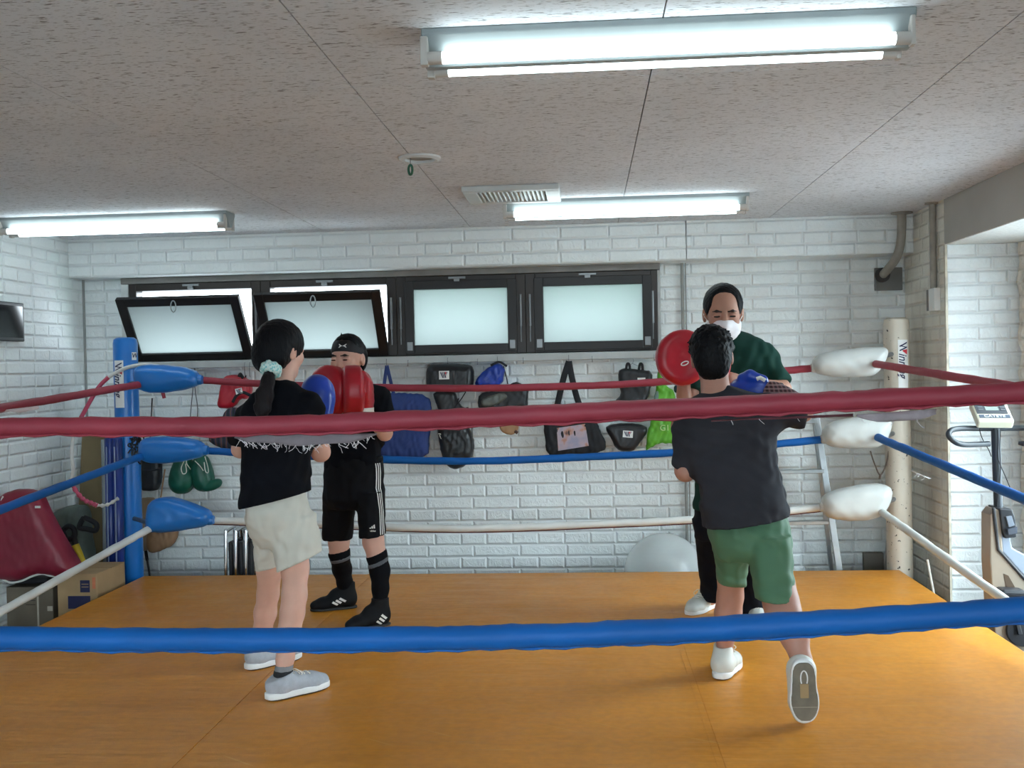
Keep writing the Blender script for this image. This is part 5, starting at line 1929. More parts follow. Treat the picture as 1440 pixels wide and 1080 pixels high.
V.chain([at(378, 735, 4.05), at(379, 800, 4.16), at(377, 835, 4.21), at(373, 862, 4.24), at(369, 888, 4.26), at(363, 924, 4.285)], [.062, .050, .043, .044, .037, .029], .02)
V.chain([at(412, 735, 3.98), at(415, 800, 3.94), at(414, 838, 3.91), at(411, 862, 3.895), at(407, 885, 3.885), at(401, 926, 3.88), at(396, 958, 3.875)], [.062, .050, .0445, .0435, .0395, .031, .026], .02)
rh, rt_ = on(376, 986), on(456, 966)
lh = on(347, 943)
rd = (rt_ - rh)
rd.z = 0
ld = Vector((.16, .19, 0))
V.chain([at(396, 958, 3.875), rh + rd * .75 + Vector((0, 0, .03))], [.03, .022], .02)
V.chain([at(363, 924, 4.285), lh + ld.normalized() * .06 + Vector((0, 0, .05)), lh + ld.normalized() * .17 + Vector((0, 0, .03))], [.029, .029, .02], .02)
GIRL = obj('person', V.mesh(1), SKIN, loc=(hc.x, YG, MATZ))
tag(GIRL, 'person in black t-shirt and beige shorts with a dark ponytail, seen from behind, boxing', 'person')
# hair
c_ = np.array(hc)
V = Vox(c_ - .15, c_ + .15, .0045)
V.ell(L(0, -.006, .031), np.array([.086, .108, .094]) * HS, Bg)
V.ell(L(0, -.055, -.025), np.array([.079, .065, .075]) * HS, Bg, .03)
V.cut(L(0, .0, -.062), -(Bg @ np.array((0, -.45, 1.0))))
V.ell(L(0, .125, -.050), np.array([.095, .085, .085]) * HS, Bg, .012, 'sub')
V.ell(L(.088, .004, -.036), np.array([.022, .024, .036]) * HS, Bg, .01, 'sub')
V.wr(.0014, [((1, .2, .6), .018), ((.2, 1, .5), .022)], 2)
obj('hair', V.mesh(1), HAIR, GIRL)
sc = at(381, 520, 3.895)
V = Vox(np.array(sc) - .2, np.array(sc) + .12, .005)
V.chain([sc, at(377, 536, 3.865), at(372, 556, 3.84), at(369, 574, 3.838), at(366, 592, 3.842)], [.020, .026, .033, .030, .010], .015, ((0, 1, 0), 1.5))
V.wr(.0025, [((1, .3, .1), .02), ((.9, .5, -.1), .03)], 3)
obj('ponytail', V.mesh(1), HAIRT, GIRL)
kt = NT('teal lace scrunchie')
vt = kt.n('ShaderNodeTexVoronoi', i_Scale=120.0)
kt.l(kt.coords(), vt.inputs['Vector'])
kt.l(kt.mix(kt.ramp(vt.outputs['Distance'], .25, .6), lin((116, 200, 204)), lin((214, 236, 232))), kt.b.inputs['Base Color'])
kt.b.inputs['Roughness'].default_value = .7
V = Vox(np.array(sc) - .08, np.array(sc) + .08, .004)
dn = (at(376, 536, 3.87) - at(386, 506, 3.93)).normalized()
u_ = dn.cross(Vector((0, 1, 0))).normalized()
w_ = dn.cross(u_)
for i in range(14):
    a = 2 * PI * i / 14
    p = Vector(sc) + (u_ * math.cos(a) + w_ * math.sin(a)) * .026 + dn * .006 * (1 if i % 2 else -1)
    V.ell(p, (.0155, .0155, .0175), None, .006)
V.wr(.002, [((1, .2, 1), .014), ((1, 0, -1), .012)], 3)
obj('scrunchie', V.mesh(1), kt.m, GIRL)
# clothes
lo, hi = pxbox(318, 528, 466, 722, 3.78, 4.25)
V = Vox(lo, hi, .0065)
V.col([st(534, 388, 409, YG, .035), st(540, 378, 418, YG, .055), st(550, 358, 432, YG, .075), st(562, 344, 442, YG, .095), st(580, 338, 443, YG, .108), st(610, 338, 441, YG, .11), st(650, 340, 438, YG, .112), st(690, 338, 437, YG, .126), st(722, 336, 437, YG, .134)], .015)
V.cap(at(349, 583, 4.03), at(338, 618, 4.12), .046, .052, .05)
V.cap(Rsh + Vector((0, 0, .005)), at(446, 617, 4.04), .052, .050, .03)
V.cut(at(337, 622, 4.12), (-.1, .4, -1), pxbox(290, 560, 341, 660, 4.0, 4.25, 0)[0], pxbox(290, 560, 341, 660, 4.0, 4.25, 0)[1], late=True)
V.cut(at(447, 622, 4.04), (.1, .4, -1), pxbox(441, 560, 480, 660, 4.0, 4.2, 0)[0], pxbox(441, 560, 480, 660, 4.0, 4.2, 0)[1], late=True)
hem_cut(V, (338, 715), (434, 691), YG)
V.wr(.006, [((1, .2, .5), .07), ((.5, .1, 1), .10), ((1, .5, -.6), .05)], 5)
GT, _ = cloth(GIRL, 't_shirt', V, TEEB)
lo, hi = pxbox(335, 680, 460, 808, 3.78, 4.3)
V = Vox(lo, hi, .006)
V.col([st(684, 349, 428, YG, .095), st(700, 347, 431, YG, .105), st(716, 345, 436, YG, .116), st(732, 346, 441, YG + .01, .125), st(752, 352, 445, YG + .03, .12), st(768, 366, 440, YG + .04, .10)], .02)
A_ = V.blank()
A_.col([st(725, 346, 402, 4.04, .10), st(760, 357, 400, 4.09, .085), st(806, 362, 397, 4.14, .085)], .01)
A_.wr(.005, FOLD_G, 8)
hem_cut(A_, (362, 802), (394, 795), 4.12, False)
B_ = V.blank()
B_.col([st(725, 380, 442, 3.98, .11), st(760, 384, 450, 3.96, .10), st(806, 390, 455, 3.95, .095)], .01)
B_.wr(.005, FOLD_G, 8)
hem_cut(B_, (393, 803), (454, 775), 3.95, False)
V.wr(.005, FOLD_G, 8)
V.merge(A_, .02).merge(B_, .02)
cloth(GIRL, 'shorts', V, BEIGES)
# sock and shoes
KN = MT('grey rib sock', (124, 124, 128), .8, bump=(300, .3, .003))
V = Vox(*pxbox(380, 926, 420, 974, 3.8, 3.97, .02), .0045)
V.chain([at(400.5, 932, 3.88), at(396, 962, 3.877)], [.034, .034], .01)
V.cut(at(400, 934, 3.88), (0, 0, 1))
sk, _ = cloth(GIRL, 'sock', V, KN)
V = Vox(*pxbox(380, 936, 420, 958, 3.8, 3.97, .02), .0045)
V.chain([at(400.5, 930, 3.88), at(396, 962, 3.877)], [.0355, .0355], .01)
V.cut(at(400, 941, 3.88), (0, 0, 1))
V.cut(at(400, 953, 3.88), (0, 0, -1))
obj('sock_band', V.mesh(2), MT('black sock band', (30, 30, 34), .8), sk)
sh_r = shoe(GIRL, rh, rd, (0, 0, 1), .262, .096, GREYK, WSOLE, .0, bottom=DSOLE)
shoe(GIRL, lh, ld, (0, 0, 1), .262, .096, GREYK, WSOLE, .0, bottom=DSOLE)
boxing_glove(GIRL, Rwr, (-.10, .25, .95), (-.6, .7, 0), 1.02)
boxing_glove(GIRL, Lwr, (.55, .55, .45), (-.5, .3, .8), .95)

# ================================================================== girl in the headband, facing the viewer
YWm = 5.08
hc = at(489, 504, 5.03)
HS = .99
Bw = basis((-.24, -.96, -.10))
pts = [at(440, 470, 4.8), at(560, 470, 5.4), on(443, 862), on(549, 876), on(503, 886)]
V = person_grid(*bounds(pts, .10), hc, HS)
L = head_solid(V, hc, Bw, HS)
V.chain([at(498, 552, 5.08), at(495, 528, 5.07)], [.052, .046], .02)
V.col([st(545, 482, 520, YWm, .05), st(560, 470, 536, YWm, .08), st(600, 468, 534, YWm, .095), st(650, 468, 530, YWm, .08), st(695, 466, 530, YWm, .07)], .02)
Lsh, Lel, Lwr = at(533, 560, 5.08), at(541, 609, 4.98), at(519, 585, 4.83)
Rsh, Rel, Rwr = at(468, 562, 5.04), at(458, 612, 4.92), at(463, 588, 4.80)
V.chain([Lsh, Lel, Lwr], [.044, .036, .027], .015)
V.chain([Rsh, Rel, Rwr], [.044, .036, .027], .015)
V.ell(at(510, 560, 4.81), (.034, .034, .04), None, .03)
V.chain([Lwr, at(510, 562, 4.81)], [.026, .028], .02)
V.ell(at(468, 562, 4.79), (.034, .034, .04), None, .03)
V.chain([Rwr, at(468, 564, 4.79)], [.026, .028], .02)
LGL = ([at(477, 700, 5.10), at(476.5, 762, 5.16), at(477, 778, 5.18), at(481, 800, 5.275), at(485, 820, 5.322), at(490, 836, 5.332), at(492, 842, 5.335)], [.060, .050, .0455, .0425, .034, .028, .026])
LGR = ([at(521, 700, 5.08), at(525, 762, 5.0), at(529.5, 780, 4.99), at(534, 802, 4.98), at(535, 828, 4.96), at(534.5, 850, 4.96), at(533.5, 860, 4.965)], [.060, .049, .043, .0425, .034, .028, .026])
V.chain(*LGL, .02)
V.chain(*LGR, .02)
wl_h, wl_t = on(501, 854), on(444, 859)
wr_h, wr_t = on(547, 878), on(500, 886)
V.chain([at(488, 838, 5.325), wl_h + (wl_t - wl_h) * .7 + Vector((0, 0, .034))], [.026, .018], .02)
V.chain([at(535.5, 856, 4.945), wr_h + (wr_t - wr_h) * .7 + Vector((0, 0, .034))], [.026, .018], .02)
WOM = obj('person', V.mesh(1), SKIN, loc=(hc.x, YWm, MATZ))
tag(WOM, 'person in black headband, black t-shirt and long black socks holding up red focus mitts', 'person')
face_details(WOM, L, HS, Bw, .8)
c_ = np.array(hc)
V = Vox(c_ - .15, c_ + .15, .0045)
V.ell(L(0, -.012, .033), np.array([.0785, .097, .088]) * HS, Bw)
V.ell(L(0, -.05, -.01), np.array([.076, .06, .08]) * HS, Bw, .03)
V.cut(L(0, .02, .046), Bw @ np.array((0, 1.0, -.55)))
V.wr(.0012, [((1, .2, .6), .02), ((.2, 1, .5), .022)], 2)
V.ell(L(.02, .01, .122), (.004, .004, .007), None, .004)
obj('hair', V.mesh(1), HAIRS, WOM)
V = Vox(c_ - .15, c_ + .15, .0042)
V.ell(L(0, -.012, .029), np.array([.0795, .0985, .089]) * HS, Bw)
V.cut(L(0, .085, .043), Bw @ np.array((0, .30, -1)))
V.cut(L(0, .06, .094), Bw @ np.array((0, -.05, 1)))
hbnd, vf = cloth(WOM, 'headband', V, MT('black stretch fabric', (18, 20, 28), .6))
tr = bvh(vf)
mb = MB()
lc = at(478.3, 486, 4.9)
for sx in (-1, 1):
    for sz in (-1, 1):
        q = [lc + Vector((sx * x, 0, sz * z)) for x, z in ((.000, .0005), (.008, .0035), (.015, .0085), (.020, .0085), (.017, .0045), (.013, .0), (.005, -.001))]
        pr = project(tr, q, (0, 1, 0), .0015)
        mb.add(pr, [tuple(range(len(pr)))])
obj('logo', mb, WHITEC, hbnd, smooth=False)
lo, hi = pxbox(448, 530, 560, 660, 4.85, 5.3)
V = Vox(lo, hi, .0065)
V.col([st(535, 486, 512, YWm + .01, .04), st(541, 477, 527, YWm, .06), st(551, 466, 539, YWm, .085), st(565, 461, 542, YWm, .105), st(600, 460, 542, YWm, .115), st(640, 458, 539, YWm, .112), st(656, 457, 539, YWm, .112)], .015)
V.cap(Lsh + Vector((0, 0, .005)), at(544, 600, 5.0), .056, .050, .03)
V.cap(Rsh + Vector((0, 0, .005)), at(460, 602, 4.95), .054, .048, .03)
V.cut(at(545, 608, 5.0), (.3, -.5, -1), pxbox(541, 560, 575, 640, 4.8, 5.2, 0)[0], pxbox(541, 560, 575, 640, 4.8, 5.2, 0)[1], late=True)
V.wr(.006, [((1, .2, .5), .07), ((.5, .1, 1), .10), ((1, .5, -.6), .05)], 6)
cloth(WOM, 't_shirt', V, TEEB)
lo, hi = pxbox(448, 640, 548, 760, 4.85, 5.3)
V = Vox(lo, hi, .0065)
V.col([st(642, 456, 539, YWm, .11), st(670, 455, 540, YWm, .12), st(700, 455, 541, YWm, .12), st(714, 458, 538, YWm, .10)], .02)
A_ = V.blank()
A_.col([st(690, 455, 501, 5.10, .10), st(758, 453, 496, 5.15, .085)], .01)
B_ = V.blank()
B_.col([st(690, 499, 541, 5.06, .10), st(755, 506, 542, 5.0, .085)], .01)
hem_cut(B_, (504, 756), (543, 752), 5.0, False)
V.merge(A_, .008).merge(B_, .008)
V.wr(.0032, [((1, .2, .35), .06), ((.6, .1, 1), .09), ((1, .5, -.3), .045)], 8)
SHT, vf = cloth(WOM, 'shorts', V, BLACKS)
tr = bvh(vf)
for k, x in enumerate((529.5, 533.5, 537.5)):
    mb = MB()
    rows = []
    for i in range(15):
        y = 652 + 98 * i / 14
        xx = x + 2.2 * i / 14 + .8 * math.sin(i * .8)
        rows.append(project(tr, [at(xx - .9, y, 5.0), at(xx + .9, y, 5.0)], (-.45, .9, 0), .002))
    obj('side_stripe', MB().sheet(rows), WHITEC, SHT)
mb = MB()
for (x0, w0, h0) in ((525.5, 1.6, 1.8), (528, 1.6, 3.6), (530.5, 1.6, 5.4)):
    q = project(tr, [at(x0 - w0 / 2, 740, 5.0), at(x0 + w0 * .7, 740, 5.0), at(x0 + w0 * .1, 740 - h0, 5.0), at(x0 - w0 * 1.1, 740 - h0 + 1.2, 5.0)], (0, 1, 0), .002)
    mb.add(q, [(0, 1, 2, 3)])
obj('logo', mb, WHITEC, SHT, smooth=False)
q = at(528.5, 743.2, 5.0)
q = project(tr, [q], (0, 1, 0), .004)[0]
obj('lettering', text_mb('adidas', .012, q, (1, 0, 0), (0, 0, 1)), WHITEC, SHT, smooth=False)
SOCKG = MT('grey sock stripe', (88, 90, 96), .8)
for (lp, lr_), tops, ft in ((LGL, ((463, 777), (489, 771)), wl_h.lerp(wl_t, .4)), (LGR, ((516, 783), (543, 772)), wr_h.lerp(wr_t, .4))):
    lp, lr_ = lp + [ft + Vector((0, 0, .04))], lr_ + [.020]
    V = Vox(*bounds(lp[1:], .08), .0048)
    V.chain(lp[1:], [r + .0045 for r in lr_[1:]], .02)
    yk = lp[2].y
    p0, p1 = at(*tops[0], yk), at(*tops[1], yk)
    d = p1 - p0
    up_ = Vector((-d.z, -.1 * d.x, d.x))
    V.cut(p0, up_)
    S, vf = cloth(WOM, 'sock', V, SOCKB)
    V = Vox(*bounds(lp[1:], .08), .0048)
    V.chain(lp[1:], [r + .0065 for r in lr_[1:]], .02)
    V.cut(p0 - Vector((0, 0, .036)), up_)
    V.cut(p0 - Vector((0, 0, .058)), -up_)
    obj('sock_stripe', V.mesh(2), SOCKG, S)
BOOT = MT('black wrestling boot', (15, 16, 20), .65, var=.12, vs=20, spec=.2)
for h_, t_, px, side_ in ((wl_h, wl_t, [(470, 846, 476.5, 850), (474.5, 843.5, 481, 847.5), (479, 841, 487, 845.5)], 0), (wr_h, wr_t, [(532, 872.5, 537, 877.5), (535.5, 868.5, 541, 873.5), (538, 864, 544, 869.5)], 1)):
    d = t_ - h_
    d.z = 0
    S, vf, fr = shoe(WOM, h_, d, (0, 0, 1), max(.235, d.length) if not side_ else .225, .088, BOOT, DSOLE, .045, laces=False, sole_h=.014)
    tr = bvh(vf)
    for x0, y0, x1, y1 in px:
        w_ = 2.6
        q = [at(x0 - w_ * .4, y0 + w_ * .45, h_.y - .05), at(x1 - w_ * .4, y1 + w_ * .45, h_.y - .05), at(x1 + w_ * .4, y1 - w_ * .45, h_.y - .05), at(x0 + w_ * .4, y0 - w_ * .45, h_.y - .05)]
        decal('shoe_stripe', tr, q, (0, 1, -.12), WHITEC, S, 4, 2)
focus_mitt('red focus mitt seen edge-on under the chin of the person in the headband', at(496, 552, 4.80), (-.96, -.28, 0), (0, 0, 1), 1.0)
focus_mitt('red focus mitt turned face-out beside the blue boxing glove', at(463, 552, 4.80), (-.5, -.86, .1), (.05, 0, 1), 1.0)

# ================================================================== man in the mask
YMn = 5.02
hc = at(1017, 440, 4.94)
HS = 1.12
Bm = basis((-.06, -.97, -.22))
pts = [at(930, 400, 4.6), at(1120, 400, 5.2), on(969, 866), on(1080, 896)]
V = person_grid(*bounds(pts, .10), hc, HS)
L = head_solid(V, hc, Bm, HS)
V.chain([at(1022, 488, 5.03), at(1020, 462, 5.01)], [.064, .058], .02)
V.col([st(478, 1000, 1050, YMn, .06), st(495, 985, 1076, YMn, .09), st(550, 990, 1070, YMn, .11), st(640, 992, 1064, YMn, .09), st(705, 992, 1062, YMn, .08)], .02)
Lsh, Lel, Lwr = at(1072, 506, 5.02), at(1099, 548, 4.92), at(1060, 542, 4.78)
Rsh, Rel, Rwr = at(983, 494, 5.0), at(957, 600, 4.86), at(962, 556, 4.76)
V.chain([Lsh, Lel, Lwr, at(1025, 532, 4.72)], [.052, .042, .031, .030], .02)
V.chain([Rsh, Rel, at(963, 575, 4.80), Rwr, at(961, 520, 4.74)], [.052, .040, .038, .030, .032], .02)
V.ell(at(960, 512, 4.74), (.038, .03, .045), None, .02)
V.chain([at(999, 700, 5.03), at(1000, 780, 5.15), at(999, 842, 5.26)], [.055, .042, .030], .02)
V.chain([at(1048, 700, 5.02), at(1056, 780, 5.0), at(1062, 850, 5.04)], [.06, .05, .036], .02)
ml_h, ml_t = on(1001, 852), on(974, 866)
mr_h, mr_t = on(1060, 866), on(1078, 895)
V.chain([at(999, 842, 5.26), ml_h + (ml_t - ml_h) * .5 + Vector((0, 0, .04))], [.028, .018], .02)
V.chain([at(1063, 852, 5.04), mr_h + (mr_t - mr_h) * .4 + Vector((0, 0, .04))], [.028, .018], .02)
MAN = obj('person', V.mesh(1), SKINM, loc=(hc.x, YMn, MATZ))
tag(MAN, 'person in white face mask and dark green t-shirt with receding hair, holding a mitt', 'person')
face_details(MAN, L, HS, Bm, 1.0)
c_ = np.array(hc)
V = Vox(c_ - .17, c_ + .17, .0045)
V.ell(L(0, -.014, .032), np.array([.0815, .097, .090]) * HS, Bm)
V.rbox(L(-.004, .098, .010), np.array([.059, .055, .094]) * HS, .03 * HS, Bm, .012, 'sub')
V.cut(L(0, .040, .0), Bm @ np.array((0, 1.0, -.40)))
V.cut(L(0, .0, -.035), Bm @ np.array((0, .15, -1)))
for q in (-1, 1):
    V.ell(L(q * .086, .0, -.018), np.array([.02, .026, .038]) * HS, Bm, .006, 'sub')
V.wr(.0014, [((1, .2, .6), .018), ((.2, 1, .5), .02)], 2)
obj('hair', V.mesh(1), HAIRS, MAN)
V = Vox(c_ - .16, c_ + .14, .0042)
V.ell(L(0, .030, -.050), np.array([.071, .080, .066]) * HS, Bm)
V.cap(L(0, .09, -.01), L(0, .108, -.04), .013 * HS, .016 * HS, .03)
V.cut(L(0, .07, -.016), Bm @ np.array((0, -.12, 1)))
V.cut(L(0, .035, 0), Bm @ np.array((0, -1, 0)))
V.cut(L(0, .06, -.108), Bm @ np.array((0, .1, -1)))
V.wr(.0013, [(tuple(Bm[:, 2]), .020), ((.3, 0, 1), .05)], 3)
msk, _ = cloth(MAN, 'face_mask', V, MT('white pleated mask', (232, 228, 230), .8, var=.03))
mb = MB()
for q in (-1, 1):
    mb.tube(curve_pts([Vector(L(q * .062, .045, -.028)), Vector(L(q * .076, .012, -.012)), Vector(L(q * .080, -.016, .004))], 5), .0016, 6)
obj('ear_loop', mb, WHITEC, msk)
lo, hi = pxbox(940, 455, 1118, 720, 4.8, 5.2)
V = Vox(lo, hi, .007)
V.col([st(464, 1004, 1036, YMn + .02, .05), st(470, 996, 1054, YMn + .01, .07), st(480, 986, 1074, YMn, .09), st(490, 982, 1084, YMn, .105), st(502, 980, 1088, YMn, .118), st(540, 984, 1080, YMn, .13), st(620, 984, 1074, YMn, .13), st(690, 978, 1076, YMn, .148), st(716, 976, 1078, YMn, .155)], .015)
V.cap(at(1074, 506, 5.01), at(1094, 538, 4.94), .060, .060, .05)
V.cap(Rsh, at(970, 545, 4.92), .066, .058, .03)
V.cut(at(1097, 541, 4.94), (.25, -.5, -1), pxbox(1082, 500, 1140, 600, 4.8, 5.2, 0)[0], pxbox(1082, 500, 1140, 600, 4.8, 5.2, 0)[1], late=True)
V.cut(at(970, 550, 4.92), (-.15, -.4, -1), pxbox(930, 480, 980, 600, 4.7, 5.2, 0)[0], pxbox(930, 480, 980, 600, 4.7, 5.2, 0)[1], late=True)
V.wr(.006, [((1, .2, .5), .08), ((.5, .1, 1), .11), ((1, .5, -.6), .06)], 7)
cloth(MAN, 't_shirt', V, TEEG)
lo, hi = pxbox(965, 690, 1088, 868, 4.85, 5.4)
V = Vox(lo, hi, .007)
V.col([st(695, 981, 1070, YMn, .105), st(718, 977, 1074, YMn, .118), st(740, 976, 1074, YMn, .128), st(758, 979, 1070, YMn, .11)], .02)
V.col([st(730, 975, 1022, 5.05, .11), st(800, 983, 1018, 5.16, .085), st(850, 986, 1013, 5.27, .075)], .01)
V.col([st(730, 1028, 1076, 5.02, .11), st(800, 1036, 1076, 5.02, .085), st(864, 1043, 1080, 5.04, .075)], .01)
hem_cut(V, (985, 848), (1080, 862), 5.15)
V.wr(.004, [((1, .2, .35), .08), ((.6, .1, 1), .09)], 8)
cloth(MAN, 'trousers', V, NAVYP)
d = ml_t - ml_h
shoe(MAN, ml_h, (d.x * 1.6, d.y - .08, 0), (0, 0, 1), .25, .098, WLEA, WSOLE, .0)
d = mr_t - mr_h
shoe(MAN, mr_h, (d.x, d.y, 0), (0, 0, 1), .255, .098, WLEA, WSOLE, .0)
T, vf, f = focus_mitt('round red focus mitt facing the viewer, held up beside the face mask', at(959, 505, 4.66), (.10, -.99, .06), (.1, 0, 1), 1.02, False)
tr = bvh(vf)
lg = [at(963.5 + 5.2 * math.cos(a), 511 + 2.6 * math.sin(a) - 1.6 * math.cos(a), 4.6) for a in np.linspace(0, 2 * PI, 22)]
obj('logo', MB().tube(project(tr, lg, (0, 1, 0), .001), .0024, 6, False), WHITEC, T.children[0])
focus_mitt('red focus mitt hidden behind the head of the person in green shorts', at(1003, 516, 4.72), (-.75, -.62, .1), (0, 0, 1), .75, False)

# ================================================================== boy in green shorts throwing a hook
hc = at(1001, 502, 4.14)
HS = .96
Bb = basis((.10, .98, -.12), (-.06, .1, 1))
pts = [at(940, 460, 3.5), at(1145, 460, 4.7), on(998, 958), on(1156, 1028)]
V = person_grid(*bounds(pts, .10), hc, HS)
L = head_solid(V, hc, Bb, HS)
V.chain([at(1008, 562, 4.08), at(1004, 528, 4.12)], [.060, .052], .03)
V.col([st(560, 985, 1050, 4.07, .06), st(580, 968, 1084, 4.06, .085), st(620, 966, 1084, 4.03, .10), st(680, 990, 1086, 3.97, .085), st(735, 1014, 1086, 3.93, .06)], .02)
Lsh, Lel, Lwr = at(968, 588, 4.10), at(964, 662, 4.02), at(985, 612, 4.26)
Rsh, Rel, Rwr = at(1080, 576, 4.05), at(1128, 578, 4.06), at(1080, 546, 4.24)
V.chain([Lsh, Lel, Lwr], [.050, .039, .030], .015)
V.chain([Rsh, Rel, Rwr], [.050, .040, .030], .015)
V.ell(Rwr + Vector((-.05, .05, .01)), (.035, .035, .035), None, .03)
V.ell(Lwr + Vector((.01, .05, .05)), (.035, .035, .035), None, .03)
V.chain([at(1025, 745, 3.99), at(1028, 815, 4.06), at(1027, 838, 4.08), at(1024, 862, 4.09), at(1020, 892, 4.12), at(1019, 916, 4.14), at(1019, 940, 4.145)], [.066, .048, .0475, .0490, .0365, .029, .026], .02)
V.chain([at(1080, 745, 3.90), at(1094, 820, 3.78), at(1098, 846, 3.74), at(1103, 868, 3.71), at(1117, 894, 3.68), at(1128, 932, 3.63), at(1131, 945, 3.615)], [.056, .056, .060, .060, .0475, .033, .028], .02)
bl_h, bl_d = on(1012, 957), Vector((.36, .93, 0))
br_o = at(1130, 931, 3.55)
br_t = on(1135.5, 1026) + Vector((0, .03, .008))
V.chain([at(1019, 940, 4.145), bl_h + bl_d * .16 + Vector((0, 0, .03))], [.03, .024], .02)
V.chain([at(1131, 945, 3.615), at(1134, 985, 3.60)], [.026, .018], .02)
BOY = obj('person', V.mesh(1), SKINB, loc=(at(1050, 900, 3.95).x, 3.95, MATZ))
tag(BOY, 'person in charcoal t-shirt and green shorts seen from behind, throwing a hook, right heel raised', 'person')
c_ = np.array(hc)
V = Vox(c_ - .17, c_ + .17, .0042)
V.ell(L(0, -.014, .032), np.array([.086, .104, .097]) * HS, Bb)
V.ell(L(0, -.06, -.03), np.array([.070, .052, .075]) * HS, Bb, .03)
V.ell(L(0, .10, -.04), np.array([.08, .07, .085]) * HS, Bb, .01, 'sub')
for q in (-1, 1):
    V.ell(L(q * .09, .004, -.028), np.array([.030, .044, .050]) * HS, Bb, .008, 'sub')
V.cut(L(0, -.05, -.095), Bb @ np.array((0, .2, -1)))
R_ = np.random.RandomState(5)
for i in range(240):
    a, e = R_.rand() * 2 * PI, math.asin(R_.uniform(-.15, 1))
    dv = np.array((math.cos(a) * math.cos(e), math.sin(a) * math.cos(e), math.sin(e)))
    if dv[1] > .55 and dv[2] < .6:
        continue
    p = np.array((0, -.014, .032)) + dv * np.array((.084, .102, .094))
    tip = p + dv * R_.uniform(.003, .008) + R_.randn(3) * .004
    V.cap(L(*p), L(*tip), .0085 * HS, .002, .006)
V.wr(.0022, [((1, .2, .6), .016), ((.2, 1, .5), .014), ((1, 0, -1), .02)], 2)
obj('hair', V.mesh(1), HAIRS, BOY)
lo, hi = pxbox(936, 538, 1142, 748, 3.7, 4.3)
V = Vox(lo, hi, .0065)
V.col([st(543, 1008, 1028, 4.10, .04), st(550, 992, 1050, 4.09, .065), st(558, 974, 1080, 4.08, .085), st(575, 958, 1092, 4.07, .11), st(605, 955, 1093, 4.05, .125), st(640, 962, 1090, 4.02, .125), st(675, 978, 1097, 3.98, .13), st(710, 985, 1106, 3.94, .15), st(745, 990, 1108, 3.91, .16)], .015)
V.cap(Rsh, at(1124, 580, 4.06), .066, .060, .03)
V.cut(at(1131, 582, 4.06), (1, .1, -.1), pxbox(1112, 540, 1150, 640, 3.9, 4.2, 0)[0], pxbox(1112, 540, 1150, 640, 3.9, 4.2, 0)[1], late=True)
V.cap(Lsh + Vector((.01, 0, 0)), at(965, 652, 4.03), .064, .056, .03)
V.cut(at(958, 662, 4.04), (-.6, .1, -1), pxbox(930, 600, 972, 690, 3.9, 4.2, 0)[0], pxbox(930, 600, 972, 690, 3.9, 4.2, 0)[1], late=True)
hem_cut(V, (990, 741), (1107, 724), 3.92)
V.wr(.0075, [((1, .2, 1.2), .08), ((.5, .1, 1), .11), ((1, .5, -.6), .06), ((.3, 0, 1), .05)], 9)
cloth(BOY, 't_shirt', V, TEEC)
lo, hi = pxbox(988, 712, 1122, 852, 3.6, 4.15)
V = Vox(lo, hi, .0062)
V.col([st(712, 1002, 1100, 3.93, .115), st(726, 999, 1104, 3.925, .125), st(742, 996, 1109, 3.92, .138), st(765, 1001, 1111, 3.92, .14), st(786, 1008, 1110, 3.92, .11)], .02)
A_ = V.blank()
A_.col([st(750, 998, 1054, 3.98, .12), st(790, 1007, 1051, 4.03, .09), st(830, 1010, 1048, 4.06, .08)], .01)
A_.wr(.005, FOLD_B, 8)
hem_cut(A_, (1008, 821), (1049, 825), 4.02, False)
B_ = V.blank()
B_.col([st(750, 1048, 1110, 3.88, .13), st(790, 1054, 1113, 3.82, .10), st(850, 1064, 1118, 3.74, .088)], .01)
B_.wr(.005, FOLD_B, 8)
hem_cut(B_, (1062, 843), (1118, 844), 3.74, False)
V.wr(.005, FOLD_B, 8)
V.merge(A_, .012).merge(B_, .012)
cloth(BOY, 'shorts', V, GREENS)
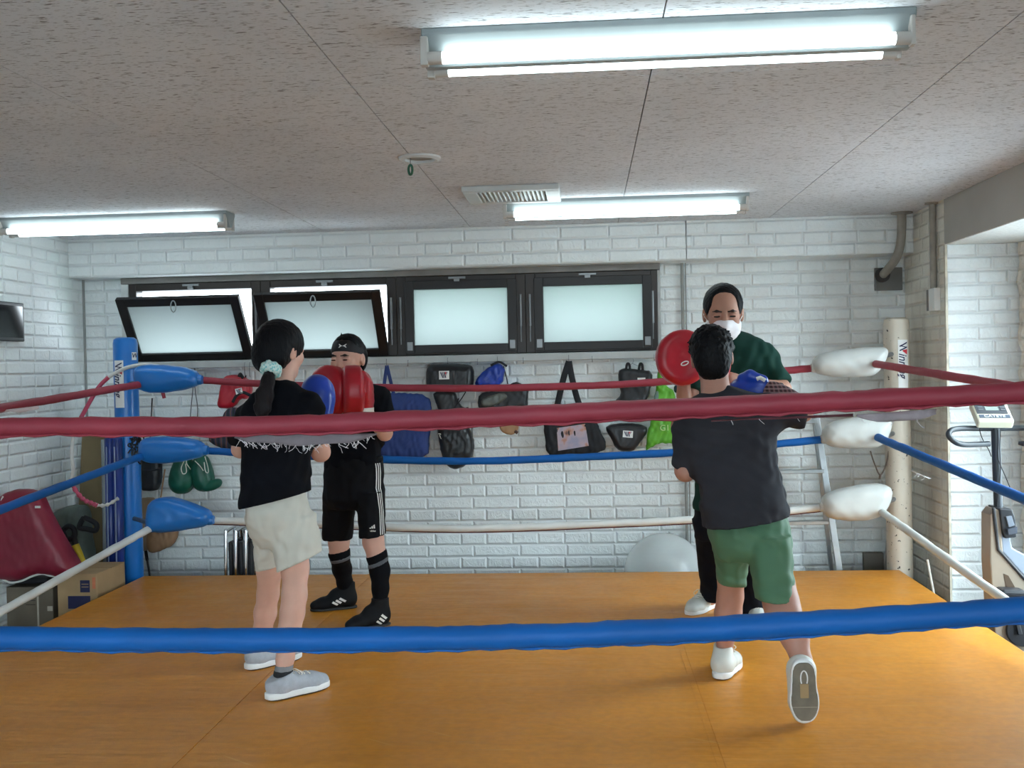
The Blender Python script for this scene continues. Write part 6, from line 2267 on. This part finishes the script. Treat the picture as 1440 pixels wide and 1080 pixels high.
# patterned forearm wrap
kp = NT('maroon plaid')
cw = kp.coords()
w1 = kp.n('ShaderNodeTexWave', i_Scale=22.0, bands_direction='X')
w2 = kp.n('ShaderNodeTexWave', i_Scale=22.0, bands_direction='Z')
kp.l(cw, w1.inputs['Vector'])
kp.l(cw, w2.inputs['Vector'])
q_ = kp.mix(kp.ramp(w1.outputs['Fac'], .5, .8), lin((58, 30, 36)), lin((120, 84, 88)))
kp.l(kp.mix(kp.math('MULTIPLY', kp.ramp(w2.outputs['Fac'], .6, .8), .6), q_, lin((176, 150, 150))), kp.b.inputs['Base Color'])
kp.b.inputs['Roughness'].default_value = .8
mid = Rel.lerp(Rwr, .18)
V = Vox(*bounds([Rel, Rwr], .08), .0055)
V.chain([mid, Rel.lerp(Rwr, .88)], [.054, .043], .01)
ax_ = (Rwr - Rel).normalized()
V.cut(Rel.lerp(Rwr, .90), ax_)
V.wr(.002, [((1, 0, .5), .04), ((.5, 0, 1), .05)], 4)
cloth(BOY, 'forearm_wrap', V, kp.m)
g = boxing_glove(BOY, Rwr + Vector((0, 0, -.014)), (-.86, .49, .06), (0, .3, 1), .88, cuff=BLACKF)
obj('trim_piece', MB().tube([at(1064, 533, 4.20), at(1069, 531, 4.20), at(1076, 535, 4.20)], .008, 8), WHITEC, g)
boxing_glove(BOY, Lwr, (.1, .6, .7), (.8, -.3, .2), 1.0)
shoe(BOY, bl_h, bl_d, (0, 0, 1), .245, .098, WLEA, WSOLE, .036, bottom=DSOLE)
S, vf, fr = shoe(BOY, br_o, br_t - br_o, (0.02, 1, .15), (br_t - br_o).length, .104, WLEA, WSOLE, .01, bottom=GUM)
O, X, Y, Z = fr
Lr = (br_t - br_o).length
obj('tread_ring', MB().tube([O + X * (Lr * .27 + .026 * math.cos(a)) + Y * .011 * math.sin(a) - Z * .004 for a in np.linspace(.9, 2 * PI - .9, 22)], .0022, 6), WSOLE, S)
obj('tread_line', MB().tube([O + X * (Lr * .73) + Y * y - Z * .004 for y in np.linspace(-.04, .04, 7)], .0012, 6), MT('pale groove', (150, 142, 126), .7), S)
obj('shank', MB().box(O + X * Lr * .47 - Z * .002, (.05, .03, .006), Matrix((X, Y, Z)).transposed()), MT('worn shank', (150, 128, 92), .6), S, bevel=.006)
